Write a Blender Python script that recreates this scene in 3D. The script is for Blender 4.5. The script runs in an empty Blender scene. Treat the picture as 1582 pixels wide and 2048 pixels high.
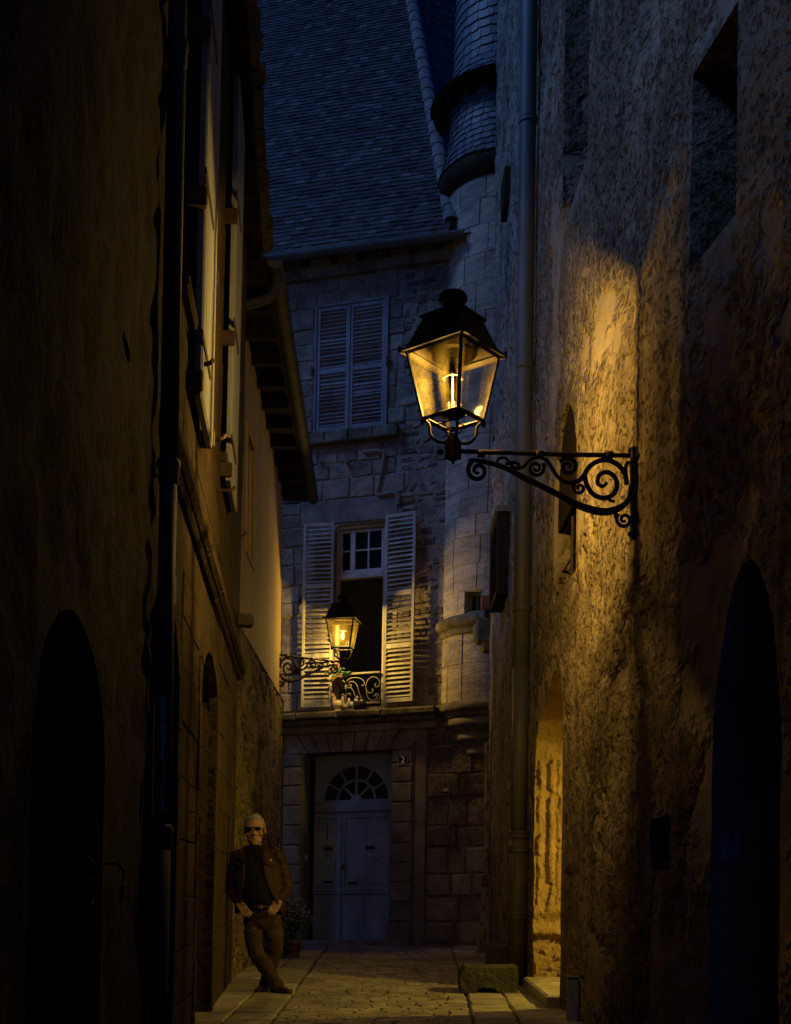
import bpy, math, random
import numpy as np
from mathutils import Vector, Matrix

# ------------------------------------------------------------------ camera, sky, exposure
SC = bpy.context.scene
COL = SC.collection
CAMZ, HOR, PF = 1.12, 1760.0, 2400.0          # eye height, horizon row, focal length (all in photo pixels)
cam_data = bpy.data.cameras.new('camera')
cam_data.sensor_fit = 'HORIZONTAL'; cam_data.sensor_width = 36.0
cam_data.lens = 36.0 * PF / 1582.0
cam_data.shift_y = (HOR - 1024.0) / 1582.0
cam_data.clip_start = 0.05; cam_data.clip_end = 600
cam = bpy.data.objects.new('camera', cam_data); COL.objects.link(cam)
cam.location = (0, 0, CAMZ); cam.rotation_euler = (math.radians(90), 0, 0)
SC.camera = cam

world = bpy.data.worlds.new('World'); SC.world = world; world.use_nodes = True
wn, wl = world.node_tree.nodes, world.node_tree.links
wn.clear()
wout = wn.new('ShaderNodeOutputWorld'); wbg = wn.new('ShaderNodeBackground'); wsky = wn.new('ShaderNodeTexSky')
wsky.sky_type = 'NISHITA'; wsky.sun_disc = False
wsky.sun_elevation = math.radians(4.0); wsky.sun_rotation = math.radians(250)
wsky.ozone_density = 10.0; wsky.dust_density = 0.4; wsky.air_density = 1.0; wsky.altitude = 200
wbg.inputs['Strength'].default_value = 0.125
wtint = wn.new('ShaderNodeMix'); wtint.data_type = 'RGBA'; wtint.blend_type = 'MULTIPLY'; wtint.inputs[0].default_value = 1.0
wtint.inputs[7].default_value = (.62, .89, 1.18, 1)          # even deep-dusk blue over the whole sky
wl.new(wsky.outputs[0], wtint.inputs[6]); wl.new(wtint.outputs[2], wbg.inputs[0]); wl.new(wbg.outputs[0], wout.inputs[0])

SC.view_settings.view_transform = 'Standard'; SC.view_settings.look = 'None'
SC.view_settings.exposure = 0.0; SC.view_settings.gamma = 1.0
SC.view_settings.use_curve_mapping = False
SC.cycles.max_bounces = 6; SC.cycles.transparent_max_bounces = 16
SC.cycles.diffuse_bounces = 3; SC.cycles.use_denoising = True
SC.cycles.caustics_reflective = False; SC.cycles.caustics_refractive = False
SC.cycles.sample_clamp_indirect = 4.0
SKY_TINT = None
WARM = (1.0, 0.62, 0.135)
LAMP_W, LAMP2_W, PASSAGE_W = 660.0, 210.0, 230.0

# moonlight of the late dusk, from high behind the left roofs
sun_d = bpy.data.lights.new('moon', 'SUN'); sun_d.energy = 0.95; sun_d.angle = math.radians(20)
sun_d.color = (0.24, 0.45, 1.0)
sun_o = bpy.data.objects.new('moon', sun_d); COL.objects.link(sun_o)
sun_o.rotation_euler = (math.radians(45), 0, math.radians(-66))

R = random.Random(7)
NR = np.random.RandomState(3)

# ------------------------------------------------------------------ numeric helpers
_T = NR.rand(64, 64, 64).astype(np.float32)
def vnoise(P):
    I = np.floor(P).astype(int); f = P - I; f = f * f * (3 - 2 * f)
    I0 = I & 63; I1 = (I + 1) & 63
    x0, y0, z0 = I0.T; x1, y1, z1 = I1.T; a, b, c = f.T
    g = lambda x, y, z: _T[x, y, z]
    return ((g(x0,y0,z0)*(1-a)+g(x1,y0,z0)*a)*(1-b)+(g(x0,y1,z0)*(1-a)+g(x1,y1,z0)*a)*b)*(1-c) + \
           ((g(x0,y0,z1)*(1-a)+g(x1,y0,z1)*a)*(1-b)+(g(x0,y1,z1)*(1-a)+g(x1,y1,z1)*a)*b)*c
def fbm(P, o=4):
    r = np.zeros(len(P)); amp = .5; P = P.copy()
    for k in range(o):
        r += amp * vnoise(P); P = P * 2.03 + 11.7; amp *= .5
    return r / (1 - .5 ** o)
def sfbm(x, y, z, o=3): return float(fbm(np.array([[x, y, z]], dtype=float), o)[0])

class Frame:
    """plane frame: O + E*s + U*z + N*d (E, U may lean a little: old walls do)"""
    def __init__(s, O, E, U, N): s.O, s.E, s.U, s.N = [np.array(v, float) for v in (O, E, U, N)]
    def pt(s, a, z, d=0.0): return s.O + s.E * a + s.U * z + s.N * d
    def pts(s, A, Z, D): return s.O + np.outer(A, s.E) + np.outer(Z, s.U) + np.outer(D, s.N)
    def px(s, px, py, d=0.0):
        """where the line of sight of photo pixel (px,py) meets the plane at offset d"""
        ray = np.array([(px - 791.0) / PF, 1.0, (HOR - py) / PF])
        M = np.array([s.E, s.U, -ray]).T
        a, z, t = np.linalg.solve(M, np.array([0, 0, CAMZ]) - s.O - s.N * d)
        return a, z
    def mat(s, a, z, d=0.0):
        x = Vector(s.E).normalized(); zz = Vector(s.U).normalized(); y = zz.cross(x).normalized(); zz = x.cross(y)
        p = s.pt(a, z, d); m = Matrix((x, y, zz)).transposed().to_4x4(); m.translation = Vector(p); return m
class BendFrame(Frame):
    """a wall that swings outward on the near side (the lane widens towards the viewer)"""
    def bend(s, a): return BEND * .35 * np.logaddexp(0, (BEND_AT - np.asarray(a, float)) / .35)
    def pt(s, a, z, d=0.0): return Frame.pt(s, a, z, d - float(s.bend(a)))
    def pts(s, A, Z, D): return Frame.pts(s, A, Z, D - s.bend(A))
    def px(s, px, py, d=0.0):
        a = 8.0
        for _ in range(60):
            a2, z = Frame.px(s, px, py, d - float(s.bend(a))); a = a + (a2 - a) * .6
        return a, z
BEND, BEND_AT = .16, 9.3
def at(px, py, Y): return np.array([(px - 791.0) / PF * Y, Y, CAMZ + (HOR - py) / PF * Y])

# ------------------------------------------------------------------ mesh builder
class MB:
    def __init__(s): s.v, s.f = [], []
    def add(s, V, F):
        o = len(s.v); s.v += [tuple(map(float, p)) for p in V]; s.f += [tuple(i + o for i in f) for f in F]; return s
    def box(s, Fr, a0, a1, z0, z1, d0, d1, b=0.0, j=0.0, back=True):
        """chamfered block in a frame: front at d1"""
        J = lambda: R.uniform(-j, j) if j else 0.0
        b = min(b, abs(a1-a0)*.4, abs(z1-z0)*.4, abs(d1-d0)*.8)
        cs = [(a0, z0), (a1, z0), (a1, z1), (a0, z1)]
        jit = [(J(), J()) for _ in range(4)]
        r0 = [Fr.pt(a + q[0], z + q[1], d0) for (a, z), q in zip(cs, jit)]
        sg = [(1, 1), (-1, 1), (-1, -1), (1, -1)]
        if b > 0:
            r1 = [Fr.pt(a + q[0], z + q[1], d1 - b) for (a, z), q in zip(cs, jit)]
            r2 = [Fr.pt(a + q[0] + b * g[0], z + q[1] + b * g[1], d1 + J() * .6) for (a, z), q, g in zip(cs, jit, sg)]
            rings = [r0, r1, r2]
        else:
            rings = [r0, [Fr.pt(a + q[0], z + q[1], d1) for (a, z), q in zip(cs, jit)]]
        V = sum(rings, []); F = []
        for k in range(len(rings) - 1):
            for i in range(4):
                n = (i + 1) % 4; F.append((4*k+i, 4*k+n, 4*k+4+n, 4*k+4+i))
        k = 4 * (len(rings) - 1); F.append((k, k+1, k+2, k+3))
        if back: F.append((3, 2, 1, 0))
        return s.add(V, F)
    def tube(s, path, r, seg=8, cap=True, flat=None):
        """round bar along a path; r a number or a list"""
        P = [np.array(p, float) for p in path]; n = len(P)
        rr = r if hasattr(r, '__len__') else [r] * n
        V, F = [], []
        t0 = P[1] - P[0]; t0 /= np.linalg.norm(t0) + 1e-12
        up = np.array([0, 0, 1.]) if abs(t0[2]) < .9 else np.array([1., 0, 0])
        x = np.cross(up, t0); x /= np.linalg.norm(x)
        for i in range(n):
            t = (P[min(i+1, n-1)] - P[max(i-1, 0)]); t /= np.linalg.norm(t) + 1e-12
            x = x - t * x.dot(t); x /= np.linalg.norm(x) + 1e-12; y = np.cross(t, x)
            for k in range(seg):
                a = 2 * math.pi * k / seg
                V.append(P[i] + (x * math.cos(a) + y * math.sin(a)) * rr[i])
        for i in range(n - 1):
            for k in range(seg):
                q = (k + 1) % seg; F.append((i*seg+k, i*seg+q, (i+1)*seg+q, (i+1)*seg+k))
        if cap: F.append(tuple(range(seg-1, -1, -1))); F.append(tuple(range((n-1)*seg, n*seg)))
        return s.add(V, F)
    def lathe(s, prof, c=(0, 0, 0), seg=24, a0=0.0, a1=2*math.pi, ax=None, sx=1.0):
        """profile [(r,z)...] turned about a (leaning) vertical axis"""
        full = abs(a1 - a0 - 2 * math.pi) < 1e-6; m = seg if full else seg + 1
        V, F = [], []; L = np.array(ax if ax is not None else (0, 0, 1.0))
        for r, z in prof:
            for k in range(m):
                a = a0 + (a1 - a0) * k / seg
                V.append(np.array(c) + L * z + np.array([r * math.cos(a), r * math.sin(a) * sx, 0]))
        for i in range(len(prof) - 1):
            for k in range(seg):
                q = (k + 1) % m; F.append((i*m+k, i*m+q, (i+1)*m+q, (i+1)*m+k))
        return s.add(V, F)
    def prism(s, Fr, poly, d0, d1):
        n = len(poly); V = [Fr.pt(a, z, d0) for a, z in poly] + [Fr.pt(a, z, d1) for a, z in poly]
        F = [(i, (i+1) % n, n+(i+1) % n, n+i) for i in range(n)] + [tuple(range(n, 2*n)), tuple(range(n-1, -1, -1))]
        return s.add(V, F)
    def strip(s, Fr, poly, d0, d1, closed=True):
        n = len(poly); V = [Fr.pt(a, z, d0) for a, z in poly] + [Fr.pt(a, z, d1) for a, z in poly]
        return s.add(V, [(i, (i+1) % n, n+(i+1) % n, n+i) for i in range(n if closed else n-1)])
    def ell(s, c, r, seg=12, rings=8, M=None):
        V, F = [], []
        for i in range(rings + 1):
            t = math.pi * i / rings
            for k in range(seg):
                a = 2 * math.pi * k / seg
                p = np.array([r[0]*math.sin(t)*math.cos(a), r[1]*math.sin(t)*math.sin(a), r[2]*math.cos(t)])
                if M is not None: p = M @ p
                V.append(np.array(c) + p)
        for i in range(rings):
            for k in range(seg):
                q = (k+1) % seg; F.append((i*seg+k, (i+1)*seg+k, (i+1)*seg+q, i*seg+q))
        return s.add(V, F)
    def mesh(s, name, mat=None, smooth=False):
        me = bpy.data.meshes.new(name); me.from_pydata(s.v, [], s.f)
        if mat: me.materials.append(mat)
        if smooth: me.polygons.foreach_set('use_smooth', [True] * len(me.polygons))
        me.update(); return me
    def build(s, name, mat, parent=None, smooth=False):
        return link(name, s.mesh(name, mat, smooth), parent)

LOC = {}
def link(name, me, parent=None, M=None):
    o = bpy.data.objects.new(name, me); COL.objects.link(o)
    if parent is not None:
        o.parent = parent
        o.matrix_parent_inverse = Matrix.Translation(LOC.get(parent.name, Vector((0, 0, 0)))).inverted()
    if M is not None: o.matrix_basis = M
    return o
def thing(name, label, cat, loc=(0, 0, 0), group=None):
    o = bpy.data.objects.new(name, None); COL.objects.link(o); o.empty_display_size = .1
    o.location = loc; LOC[o.name] = Vector(loc)
    o['label'] = label; o['category'] = cat
    if group: o['group'] = group
    return o
def tag(o, label, cat, group=None):
    o['label'] = label; o['category'] = cat
    if group: o['group'] = group
    return o
def smooth_path(P, n=6):
    """Catmull-Rom through the points"""
    P = [np.array(p, float) for p in P]; out = []
    for i in range(len(P) - 1):
        p0, p1, p2, p3 = P[max(i-1, 0)], P[i], P[i+1], P[min(i+2, len(P)-1)]
        for k in range(n):
            t = k / n
            out.append(.5*((2*p1)+(-p0+p2)*t+(2*p0-5*p1+4*p2-p3)*t*t+(-p0+3*p1-3*p2+p3)*t**3))
    out.append(P[-1]); return out
def spiral(c, r0, r1, a0, turns, n=26):
    return [(c[0] + (r0+(r1-r0)*i/n)*math.cos(a0+turns*2*math.pi*i/n), c[1] + (r0+(r1-r0)*i/n)*math.sin(a0+turns*2*math.pi*i/n)) for i in range(n+1)]
def arch(a0, a1, z0, zs, zt, n=8, pointed=False):
    """opening outline: jambs up to zs, crown at zt"""
    m = (a0 + a1) / 2; h = zt - zs; P = [(a0, z0), (a1, z0)]
    if pointed:
        for k in range(n + 1):
            t = k / n; P.append((a1 + (m - a1) * (1 - math.cos(t * math.pi / 2)) ** .85, zs + h * math.sin(t * math.pi / 2)))
        for k in range(n - 1, -1, -1):
            t = k / n; P.append((a0 + (m - a0) * (1 - math.cos(t * math.pi / 2)) ** .85, zs + h * math.sin(t * math.pi / 2)))
    else:
        for k in range(2 * n + 1):
            t = math.pi * k / (2 * n); P.append((m + (a1 - m) * math.cos(t), zs + h * math.sin(t)))
    return P
def inside(P, A, Z):
    r = np.zeros(len(A), bool); n = len(P)
    for i in range(n):
        (x0, y0), (x1, y1) = P[i], P[(i+1) % n]
        if y0 == y1: continue
        c = ((y0 > Z) != (y1 > Z)) & (A < (x1-x0)*(Z-y0)/(y1-y0)+x0); r ^= c
    return r
def nearest(P, A, Z):
    best = np.full(len(A), 1e9); bx = A.copy(); bz = Z.copy(); n = len(P)
    for i in range(n):
        p, q = np.array(P[i]), np.array(P[(i+1) % n]); d = q - p; L = d.dot(d)
        if L < 1e-12: continue
        t = np.clip(((A-p[0])*d[0]+(Z-p[1])*d[1])/L, 0, 1); x = p[0]+t*d[0]; z = p[1]+t*d[1]
        D = np.hypot(A-x, Z-z); m = D < best; best[m] = D[m]; bx[m] = x[m]; bz[m] = z[m]
    return best, bx, bz
def wall_grid(name, Fr, a0, a1, z0, z1, res, holes, disp, mat, parent, fade=.12):
    """wall skin as a fine grid with real openings and relief"""
    na = max(2, int((a1-a0)/res)); nz = max(2, int((z1-z0)/res))
    A, Z = np.meshgrid(np.linspace(a0, a1, na+1), np.linspace(z0, z1, nz+1)); A = A.ravel(); Z = Z.ravel()
    ca, cz = np.meshgrid((np.linspace(a0, a1, na+1)[:-1]+(a1-a0)/na/2), (np.linspace(z0, z1, nz+1)[:-1]+(z1-z0)/nz/2))
    ca = ca.ravel(); cz = cz.ravel(); keep = np.ones(len(ca), bool); f = np.ones(len(A)); rs = max((a1-a0)/na, (z1-z0)/nz)
    for P in holes:
        x0, x1 = min(p[0] for p in P), max(p[0] for p in P); y0, y1 = min(p[1] for p in P), max(p[1] for p in P)
        m = (A > x0-.4) & (A < x1+.4) & (Z > y0-.4) & (Z < y1+.4); idx = np.nonzero(m)[0]
        if not len(idx): continue
        D, bx, bz = nearest(P, A[idx], Z[idx])
        f[idx] = np.minimum(f[idx], np.clip(D/fade, 0, 1))
        s = D < rs*.62; A[idx[s]] = bx[s]; Z[idx[s]] = bz[s]; f[idx[s]] = 0
        keep &= ~inside(P, ca, cz)
    W = Fr.pts(A, Z, np.zeros(len(A))); D = disp(A, Z) * f
    V = W + np.outer(D, Fr.N)
    i, j = np.meshgrid(np.arange(na), np.arange(nz)); b = (j*(na+1)+i).ravel()
    F = np.stack([b, b+1, b+na+2, b+na+1], 1)[keep]
    me = bpy.data.meshes.new(name)
    me.vertices.add(len(V)); me.vertices.foreach_set('co', V.astype(np.float32).ravel())
    me.loops.add(F.size); me.loops.foreach_set('vertex_index', F.ravel().astype(np.int32))
    me.polygons.add(len(F)); me.polygons.foreach_set('loop_start', (np.arange(len(F))*4).astype(np.int32))
    me.polygons.foreach_set('loop_total', np.full(len(F), 4, np.int32))
    me.polygons.foreach_set('use_smooth', np.ones(len(F), bool))
    me.materials.append(mat); me.update(); me.validate()
    return link(name, me, parent)
def subdivided(values, lo, hi, rng):
    """cut points between the sorted key values with random pitch lo..hi"""
    out = [values[0]]
    for a, b in zip(values[:-1], values[1:]):
        n = max(1, round((b - a) / rng.uniform(lo, hi)))
        w = [rng.uniform(.8, 1.2) for _ in range(n)]; t = sum(w); x = a
        for q in w: x += (b - a) * q / t; out.append(x)
    return out

# ------------------------------------------------------------------ materials
def newmat(name):
    m = bpy.data.materials.new(name); m.use_nodes = True; nt = m.node_tree; nt.nodes.clear()
    out = nt.nodes.new('ShaderNodeOutputMaterial'); b = nt.nodes.new('ShaderNodeBsdfPrincipled')
    nt.links.new(b.outputs[0], out.inputs[0]); return m, nt, b, out
def _noise(nt, vec, scale, detail=6, rough=.6, dist=0.0):
    n = nt.nodes.new('ShaderNodeTexNoise'); n.inputs['Scale'].default_value = scale; n.inputs['Detail'].default_value = detail
    n.inputs['Roughness'].default_value = rough; n.inputs['Distortion'].default_value = dist
    nt.links.new(vec, n.inputs['Vector']); return n.outputs['Fac']
def _ramp(nt, fac, stops):
    r = nt.nodes.new('ShaderNodeValToRGB'); e = r.color_ramp.elements
    while len(e) < len(stops): e.new(.5)
    for k, (p, c) in enumerate(stops): e[k].position = p; e[k].color = (*c, 1) if len(c) == 3 else c
    nt.links.new(fac, r.inputs[0]); return r.outputs[0]
def _math(nt, op, a, b=None, c=None):
    n = nt.nodes.new('ShaderNodeMath'); n.operation = op
    for i, q in enumerate((a, b, c)):
        if q is None: continue
        if isinstance(q, (int, float)): n.inputs[i].default_value = q
        else: nt.links.new(q, n.inputs[i])
    return n.outputs[0]
def _mix(nt, fac, a, b, mode='MIX'):
    n = nt.nodes.new('ShaderNodeMix'); n.data_type = 'RGBA'; n.blend_type = mode
    for i, q in ((0, fac), (6, a), (7, b)):
        if isinstance(q, (int, float)): n.inputs[i].default_value = q
        elif isinstance(q, tuple): n.inputs[i].default_value = (*q, 1) if len(q) == 3 else q
        else: nt.links.new(q, n.inputs[i])
    return n.outputs[2]
def _pos(nt, scale=(1, 1, 1), obj=False):
    if obj: src = nt.nodes.new('ShaderNodeTexCoord').outputs['Object']
    else: src = nt.nodes.new('ShaderNodeNewGeometry').outputs['Position']
    mp = nt.nodes.new('ShaderNodeMapping'); mp.inputs['Scale'].default_value = scale
    nt.links.new(src, mp.inputs[0]); return mp.outputs[0]
def _rand(nt):
    a = nt.nodes.new('ShaderNodeObjectInfo').outputs['Random']; b = nt.nodes.new('ShaderNodeNewGeometry').outputs['Random Per Island']
    return _math(nt, 'FRACT', _math(nt, 'ADD', a, b))
def surf(name, c0, c1, scale=3.0, rough=.85, bump=.5, bscale=25.0, bdist=.02, vary=.25, stain=None, stain_amt=.5, spec=.3,
         metal=0.0, stretch=(1, 1, 1), pit=0.0, pitscale=18.0, rvar=.1, obj=False, sscale=None, pitcol=None, patch=None, streak=0.0, glint=None):
    """general weathered surface: two-tone mottling, piece-to-piece variation, stains, fine relief"""
    m, nt, b, out = newmat(name); P = _pos(nt, stretch, obj)
    n1 = _noise(nt, P, scale, 4, .65, .3); n2 = _noise(nt, P, scale * 7, 3, .7)
    f = _math(nt, 'ADD', _math(nt, 'MULTIPLY', n1, .65), _math(nt, 'MULTIPLY', n2, .35))
    col = _ramp(nt, f, [(.34, c0), (.64, c1)])
    if vary:
        v = _math(nt, 'ADD', _math(nt, 'MULTIPLY', _rand(nt), 2*vary), 1 - vary)
        hsv = nt.nodes.new('ShaderNodeHueSaturation'); nt.links.new(col, hsv.inputs['Color']); nt.links.new(v, hsv.inputs['Value']); col = hsv.outputs[0]
    if glint:  # a few pieces lighter: glints painted into the base colour
        gf = _ramp(nt, _rand(nt), [(.93, (0, 0, 0)), (.97, (1, 1, 1))]); col = _mix(nt, _math(nt, 'MULTIPLY', gf, .5), col, glint)
    if stain:
        sf = _ramp(nt, _noise(nt, P, sscale or scale*.45, 4, .7, .6), [(.46, (0, 0, 0)), (.62, (1, 1, 1))])
        col = _mix(nt, _math(nt, 'MULTIPLY', sf, stain_amt), col, stain)
    if streak:
        PS = _pos(nt, (7, 7, .35)); sk_ = _ramp(nt, _noise(nt, PS, 1.0, 4, .6), [(.50, (0, 0, 0)), (.66, (1, 1, 1))])
        col = _mix(nt, _math(nt, 'MULTIPLY', sk_, streak), col, tuple(x*.45 for x in c0))
    pm = None
    if patch:      # islands of smooth old plaster between the rough stone
        pm = _ramp(nt, _noise(nt, P, .85, 5, .62, .15), [(.43, (.12, .12, .12)), (.50, (1, 1, 1))])
        col = _mix(nt, _math(nt, 'MULTIPLY', _math(nt, 'SUBTRACT', 1.0, pm), .55), col, patch)
    if pit:
        pn = _ramp(nt, _noise(nt, P, pitscale, 3, .62, .15), [(.36, (0, 0, 0)), (.46, (1, 1, 1))])
        if pm is not None: pn = _math(nt, 'MAXIMUM', pn, _math(nt, 'SUBTRACT', 1.0, pm))
        if pitcol: col = _mix(nt, _math(nt, 'MULTIPLY', _math(nt, 'SUBTRACT', 1.0, pn), .7), col, pitcol)
    nt.links.new(col, b.inputs['Base Color'])
    rn = _math(nt, 'ADD', _math(nt, 'MULTIPLY', n2, 2*rvar), rough - rvar); nt.links.new(rn, b.inputs['Roughness'])
    b.inputs['Specular IOR Level'].default_value = spec; b.inputs['Metallic'].default_value = metal
    if bump:
        h = _math(nt, 'ADD', _noise(nt, P, bscale, 3, .7), _math(nt, 'MULTIPLY', _noise(nt, P, bscale*.22, 2, .6), 1.2))
        if pit:
            h = _math(nt, 'ADD', h, _math(nt, 'MULTIPLY', pn, pit))
        if pm is not None: h = _math(nt, 'MULTIPLY', h, _math(nt, 'ADD', pm, .1))
        bp = nt.nodes.new('ShaderNodeBump'); bp.inputs['Strength'].default_value = bump; bp.inputs['Distance'].default_value = bdist
        nt.links.new(h, bp.inputs['Height']); nt.links.new(bp.outputs[0], b.inputs['Normal'])
    return m
def plain(name, c, rough=.6, metal=0.0, spec=.5):
    m, nt, b, out = newmat(name); b.inputs['Base Color'].default_value = (*c, 1); b.inputs['Roughness'].default_value = rough
    b.inputs['Metallic'].default_value = metal; b.inputs['Specular IOR Level'].default_value = spec
    return m
def emit(name, c, s):
    m, nt, b, out = newmat(name); b.inputs['Base Color'].default_value = (*c, 1)
    b.inputs['Emission Color'].default_value = (*c, 1); b.inputs['Emission Strength'].default_value = s; return m
def lampglass(name):
    """old lantern pane: mostly clear, dusty enough to catch the light from inside"""
    m, nt, b, out = newmat(name); nt.nodes.remove(b)
    tr = nt.nodes.new('ShaderNodeBsdfTransparent'); tr.inputs[0].default_value = (.97, .95, .88, 1)
    tl = nt.nodes.new('ShaderNodeBsdfTranslucent'); tl.inputs[0].default_value = (.9, .70, .22, 1)
    gl = nt.nodes.new('ShaderNodeBsdfGlossy'); gl.inputs['Roughness'].default_value = .12
    P = _pos(nt); d = _ramp(nt, _noise(nt, P, 14, 6, .7), [(.3, (.005, .005, .005)), (.75, (.022, .022, .022))])
    m1 = nt.nodes.new('ShaderNodeMixShader'); nt.links.new(d, m1.inputs[0]); nt.links.new(tr.outputs[0], m1.inputs[1]); nt.links.new(tl.outputs[0], m1.inputs[2])
    fr = nt.nodes.new('ShaderNodeFresnel'); fr.inputs[0].default_value = 1.05
    m2 = nt.nodes.new('ShaderNodeMixShader'); nt.links.new(fr.outputs[0], m2.inputs[0]); nt.links.new(m1.outputs[0], m2.inputs[1]); nt.links.new(gl.outputs[0], m2.inputs[2])
    nt.links.new(m2.outputs[0], out.inputs[0]); return m

M = {}
M['stucco'] = surf('rough_ochre_render', (.19, .142, .085), (.43, .345, .235), 2.2, .92, .9, 30, .032, 0, (.13, .09, .05), .55, .15, pit=1.6, pitscale=19, sscale=1.3, pitcol=(.065, .043, .022), patch=(.43, .355, .25), streak=.55)
M['stucco_far'] = surf('weathered_far_render', (.20, .17, .125), (.40, .35, .28), 3.0, .92, 1.0, 30, .03, 0, (.10, .085, .065), .6, .15, pit=1.6, pitscale=18, stretch=(1, 1, .6), pitcol=(.07, .055, .04))
M['ashlar_left'] = surf('darkened_ochre_ashlar', (.022, .0145, .007), (.075, .051, .025), 1.6, .9, .8, 24, .02, .18, (.05, .036, .022), .7, .15, pit=.5, sscale=.9)  # dirty stone darkened further; the wall's shade is put into its colour
M['mortar_left'] = surf('darkened_mortar', (.018, .0125, .0065), (.052, .036, .019), 4, .95, .8, 30, .02, 0, None)  # darkened along with the stone, its colour standing in for shade
M['facade'] = surf('grey_facade_stone', (.16, .14, .115), (.34, .295, .24), 3.0, .9, .8, 22, .02, .26, (.10, .088, .075), .65, .2, pit=.6, pitscale=15)
M['facade_mortar'] = surf('pale_lime_mortar', (.20, .175, .145), (.34, .30, .25), 5, .95, .9, 28, .03, 0, (.10, .09, .08), .6)
M['rubble'] = surf('dark_rubble_stone', (.10, .085, .07), (.28, .23, .18), 4.0, .92, 1.0, 20, .03, .3, (.06, .052, .045), .6, .2, pit=.8)
M['turret'] = surf('tooled_turret_stone', (.30, .26, .205), (.50, .44, .35), 2.6, .9, .9, 16, .02, .14, (.12, .105, .085), .55, .2, stretch=(1, 1, 3.2), pit=.3)
M['mould'] = surf('mossy_moulding_stone', (.09, .08, .055), (.27, .23, .165), 4.0, .92, .7, 20, .02, .1, (.045, .05, .03), .7, .2)
M['surround'] = surf('dressed_door_stone', (.145, .132, .118), (.30, .275, .245), 3.0, .9, .5, 20, .015, .12, (.08, .07, .055), .6, .2)
M['plaster'] = surf('smooth_ochre_plaster', (.42, .30, .14), (.54, .405, .21), 1.3, .88, .12, 30, .01, 0, (.27, .20, .11), .4, .2, stretch=(1, 1, .35))
M['rough_left'] = surf('crumbling_ochre_render', (.16, .115, .055), (.36, .27, .14), 3.5, .92, 1.0, 26, .03, 0, (.085, .06, .03), .6, .15, pit=1.4, pitscale=18, pitcol=(.06, .042, .02))
M['setts'] = surf('worn_paving_stone', (.19, .165, .12), (.41, .36, .275), 5.0, .62, .6, 30, .01, .25, (.08, .085, .05), .5, .4)
M['joint'] = surf('street_joint_dirt', (.05, .045, .033), (.13, .115, .085), 8, .95, .8, 40, .01, 0, (.04, .05, .02), .5)
M['mossstone'] = surf('mossy_guard_stone', (.028, .028, .018), (.085, .08, .052), 4.0, .9, .8, 18, .03, 0, (.05, .065, .022), .7, .2)
M['jamb'] = surf('carved_jamb_stone', (.20, .135, .055), (.35, .245, .105), 3.5, .9, .9, 20, .02, .08, (.22, .15, .07), .5, .2, pit=.5)
M['tile'] = surf('dark_roof_tile', (.018, .0165, .016), (.062, .055, .052), 2.0, .55, .8, 40, .01, .75, (.15, .14, .13), .25, .6, glint=(.20, .19, .18), sscale=2.6)
M['hiptile'] = surf('lichened_hip_tile', (.10, .09, .085), (.22, .20, .185), 9.0, .75, .7, 40, .01, .2, (.30, .29, .27), .4, .4)
M['slate'] = surf('blue_grey_slate', (.06, .065, .075), (.125, .132, .148), 3.0, .5, .45, 30, .008, .28, (.26, .27, .28), .2, .5)
M['lauze'] = surf('eave_stone_slab', (.05, .045, .04), (.12, .105, .09), 4.0, .9, .8, 20, .02, .3)
M['zinc'] = surf('weathered_zinc', (.075, .078, .072), (.14, .142, .132), 6, .6, .15, 40, .005, .05, (.08, .08, .075), .5, .5, metal=.15, stretch=(1, 1, .25))
M['shaded_gutter'] = surf('shaded_gutter_zinc', (.03, .03, .03), (.06, .06, .058), 6, .7, .15, 40, .005, .05, None, spec=.2)  # darker copy of the zinc, with the eave's shade in its colour
M['castiron'] = surf('painted_castiron_pipe', (.04, .038, .03), (.075, .07, .052), 6, .65, .25, 60, .004, 0, (.14, .09, .05), .4, .5)
M['iron'] = surf('rusty_wrought_iron', (.028, .018, .011), (.075, .042, .022), 14, .6, .5, 90, .004, .1, (.10, .045, .018), .5, .5, metal=.3)
M['lantern'] = surf('dark_lantern_metal', (.006, .0045, .0032), (.014, .010, .007), 10, .75, .2, 70, .003, .05, (.02, .012, .005), .3, .08)
M['railiron'] = surf('grey_railing_iron', (.16, .15, .13), (.30, .28, .25), 20, .55, .3, 80, .003, 0, (.10, .07, .05), .4, .5)
M['shutter'] = surf('grey_white_shutter_paint', (.30, .29, .265), (.52, .50, .46), 5, .7, .4, 30, .008, .10, (.20, .17, .13), .5, .3, stretch=(1, 1, .3))
M['shutter_blue'] = surf('faded_blue_shutter_paint', (.17, .185, .215), (.28, .30, .335), 5, .7, .4, 30, .008, .12, (.13, .12, .11), .5, .3, stretch=(1, 1, .3))
M['white_shutter'] = surf('white_shutter_paint', (.17, .18, .20), (.27, .28, .31), 4, .6, .2, 30, .006, .04, (.40, .37, .33), .3, .3, stretch=(1, 1, .2))
M['blue_door'] = surf('worn_blue_door_paint', (.15, .21, .37), (.24, .32, .48), 4, .6, .35, 30, .008, .06, (.10, .10, .115), .5, .4, stretch=(1, 1, .35))
M['window_paint'] = surf('pale_window_paint', (.36, .37, .38), (.50, .51, .52), 6, .6, .25, 40, .005, .05, (.25, .23, .2), .4, .4)
M['green_paint'] = surf('green_window_paint', (.13, .19, .14), (.20, .28, .21), 6, .6, .25, 40, .005, .05)
M['darkwood'] = surf('dark_aged_wood', (.016, .011, .007), (.045, .030, .018), 6, .85, .5, 30, .01, .2, None, spec=.06, stretch=(1, 1, .2))
M['blackwood'] = surf('shade_dark_eave_wood', (.007, .005, .004), (.02, .014, .010), 6, .85, .4, 30, .01, .2, None, spec=.1)  # darker copy of the wood; shade under the eaves painted into it
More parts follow.
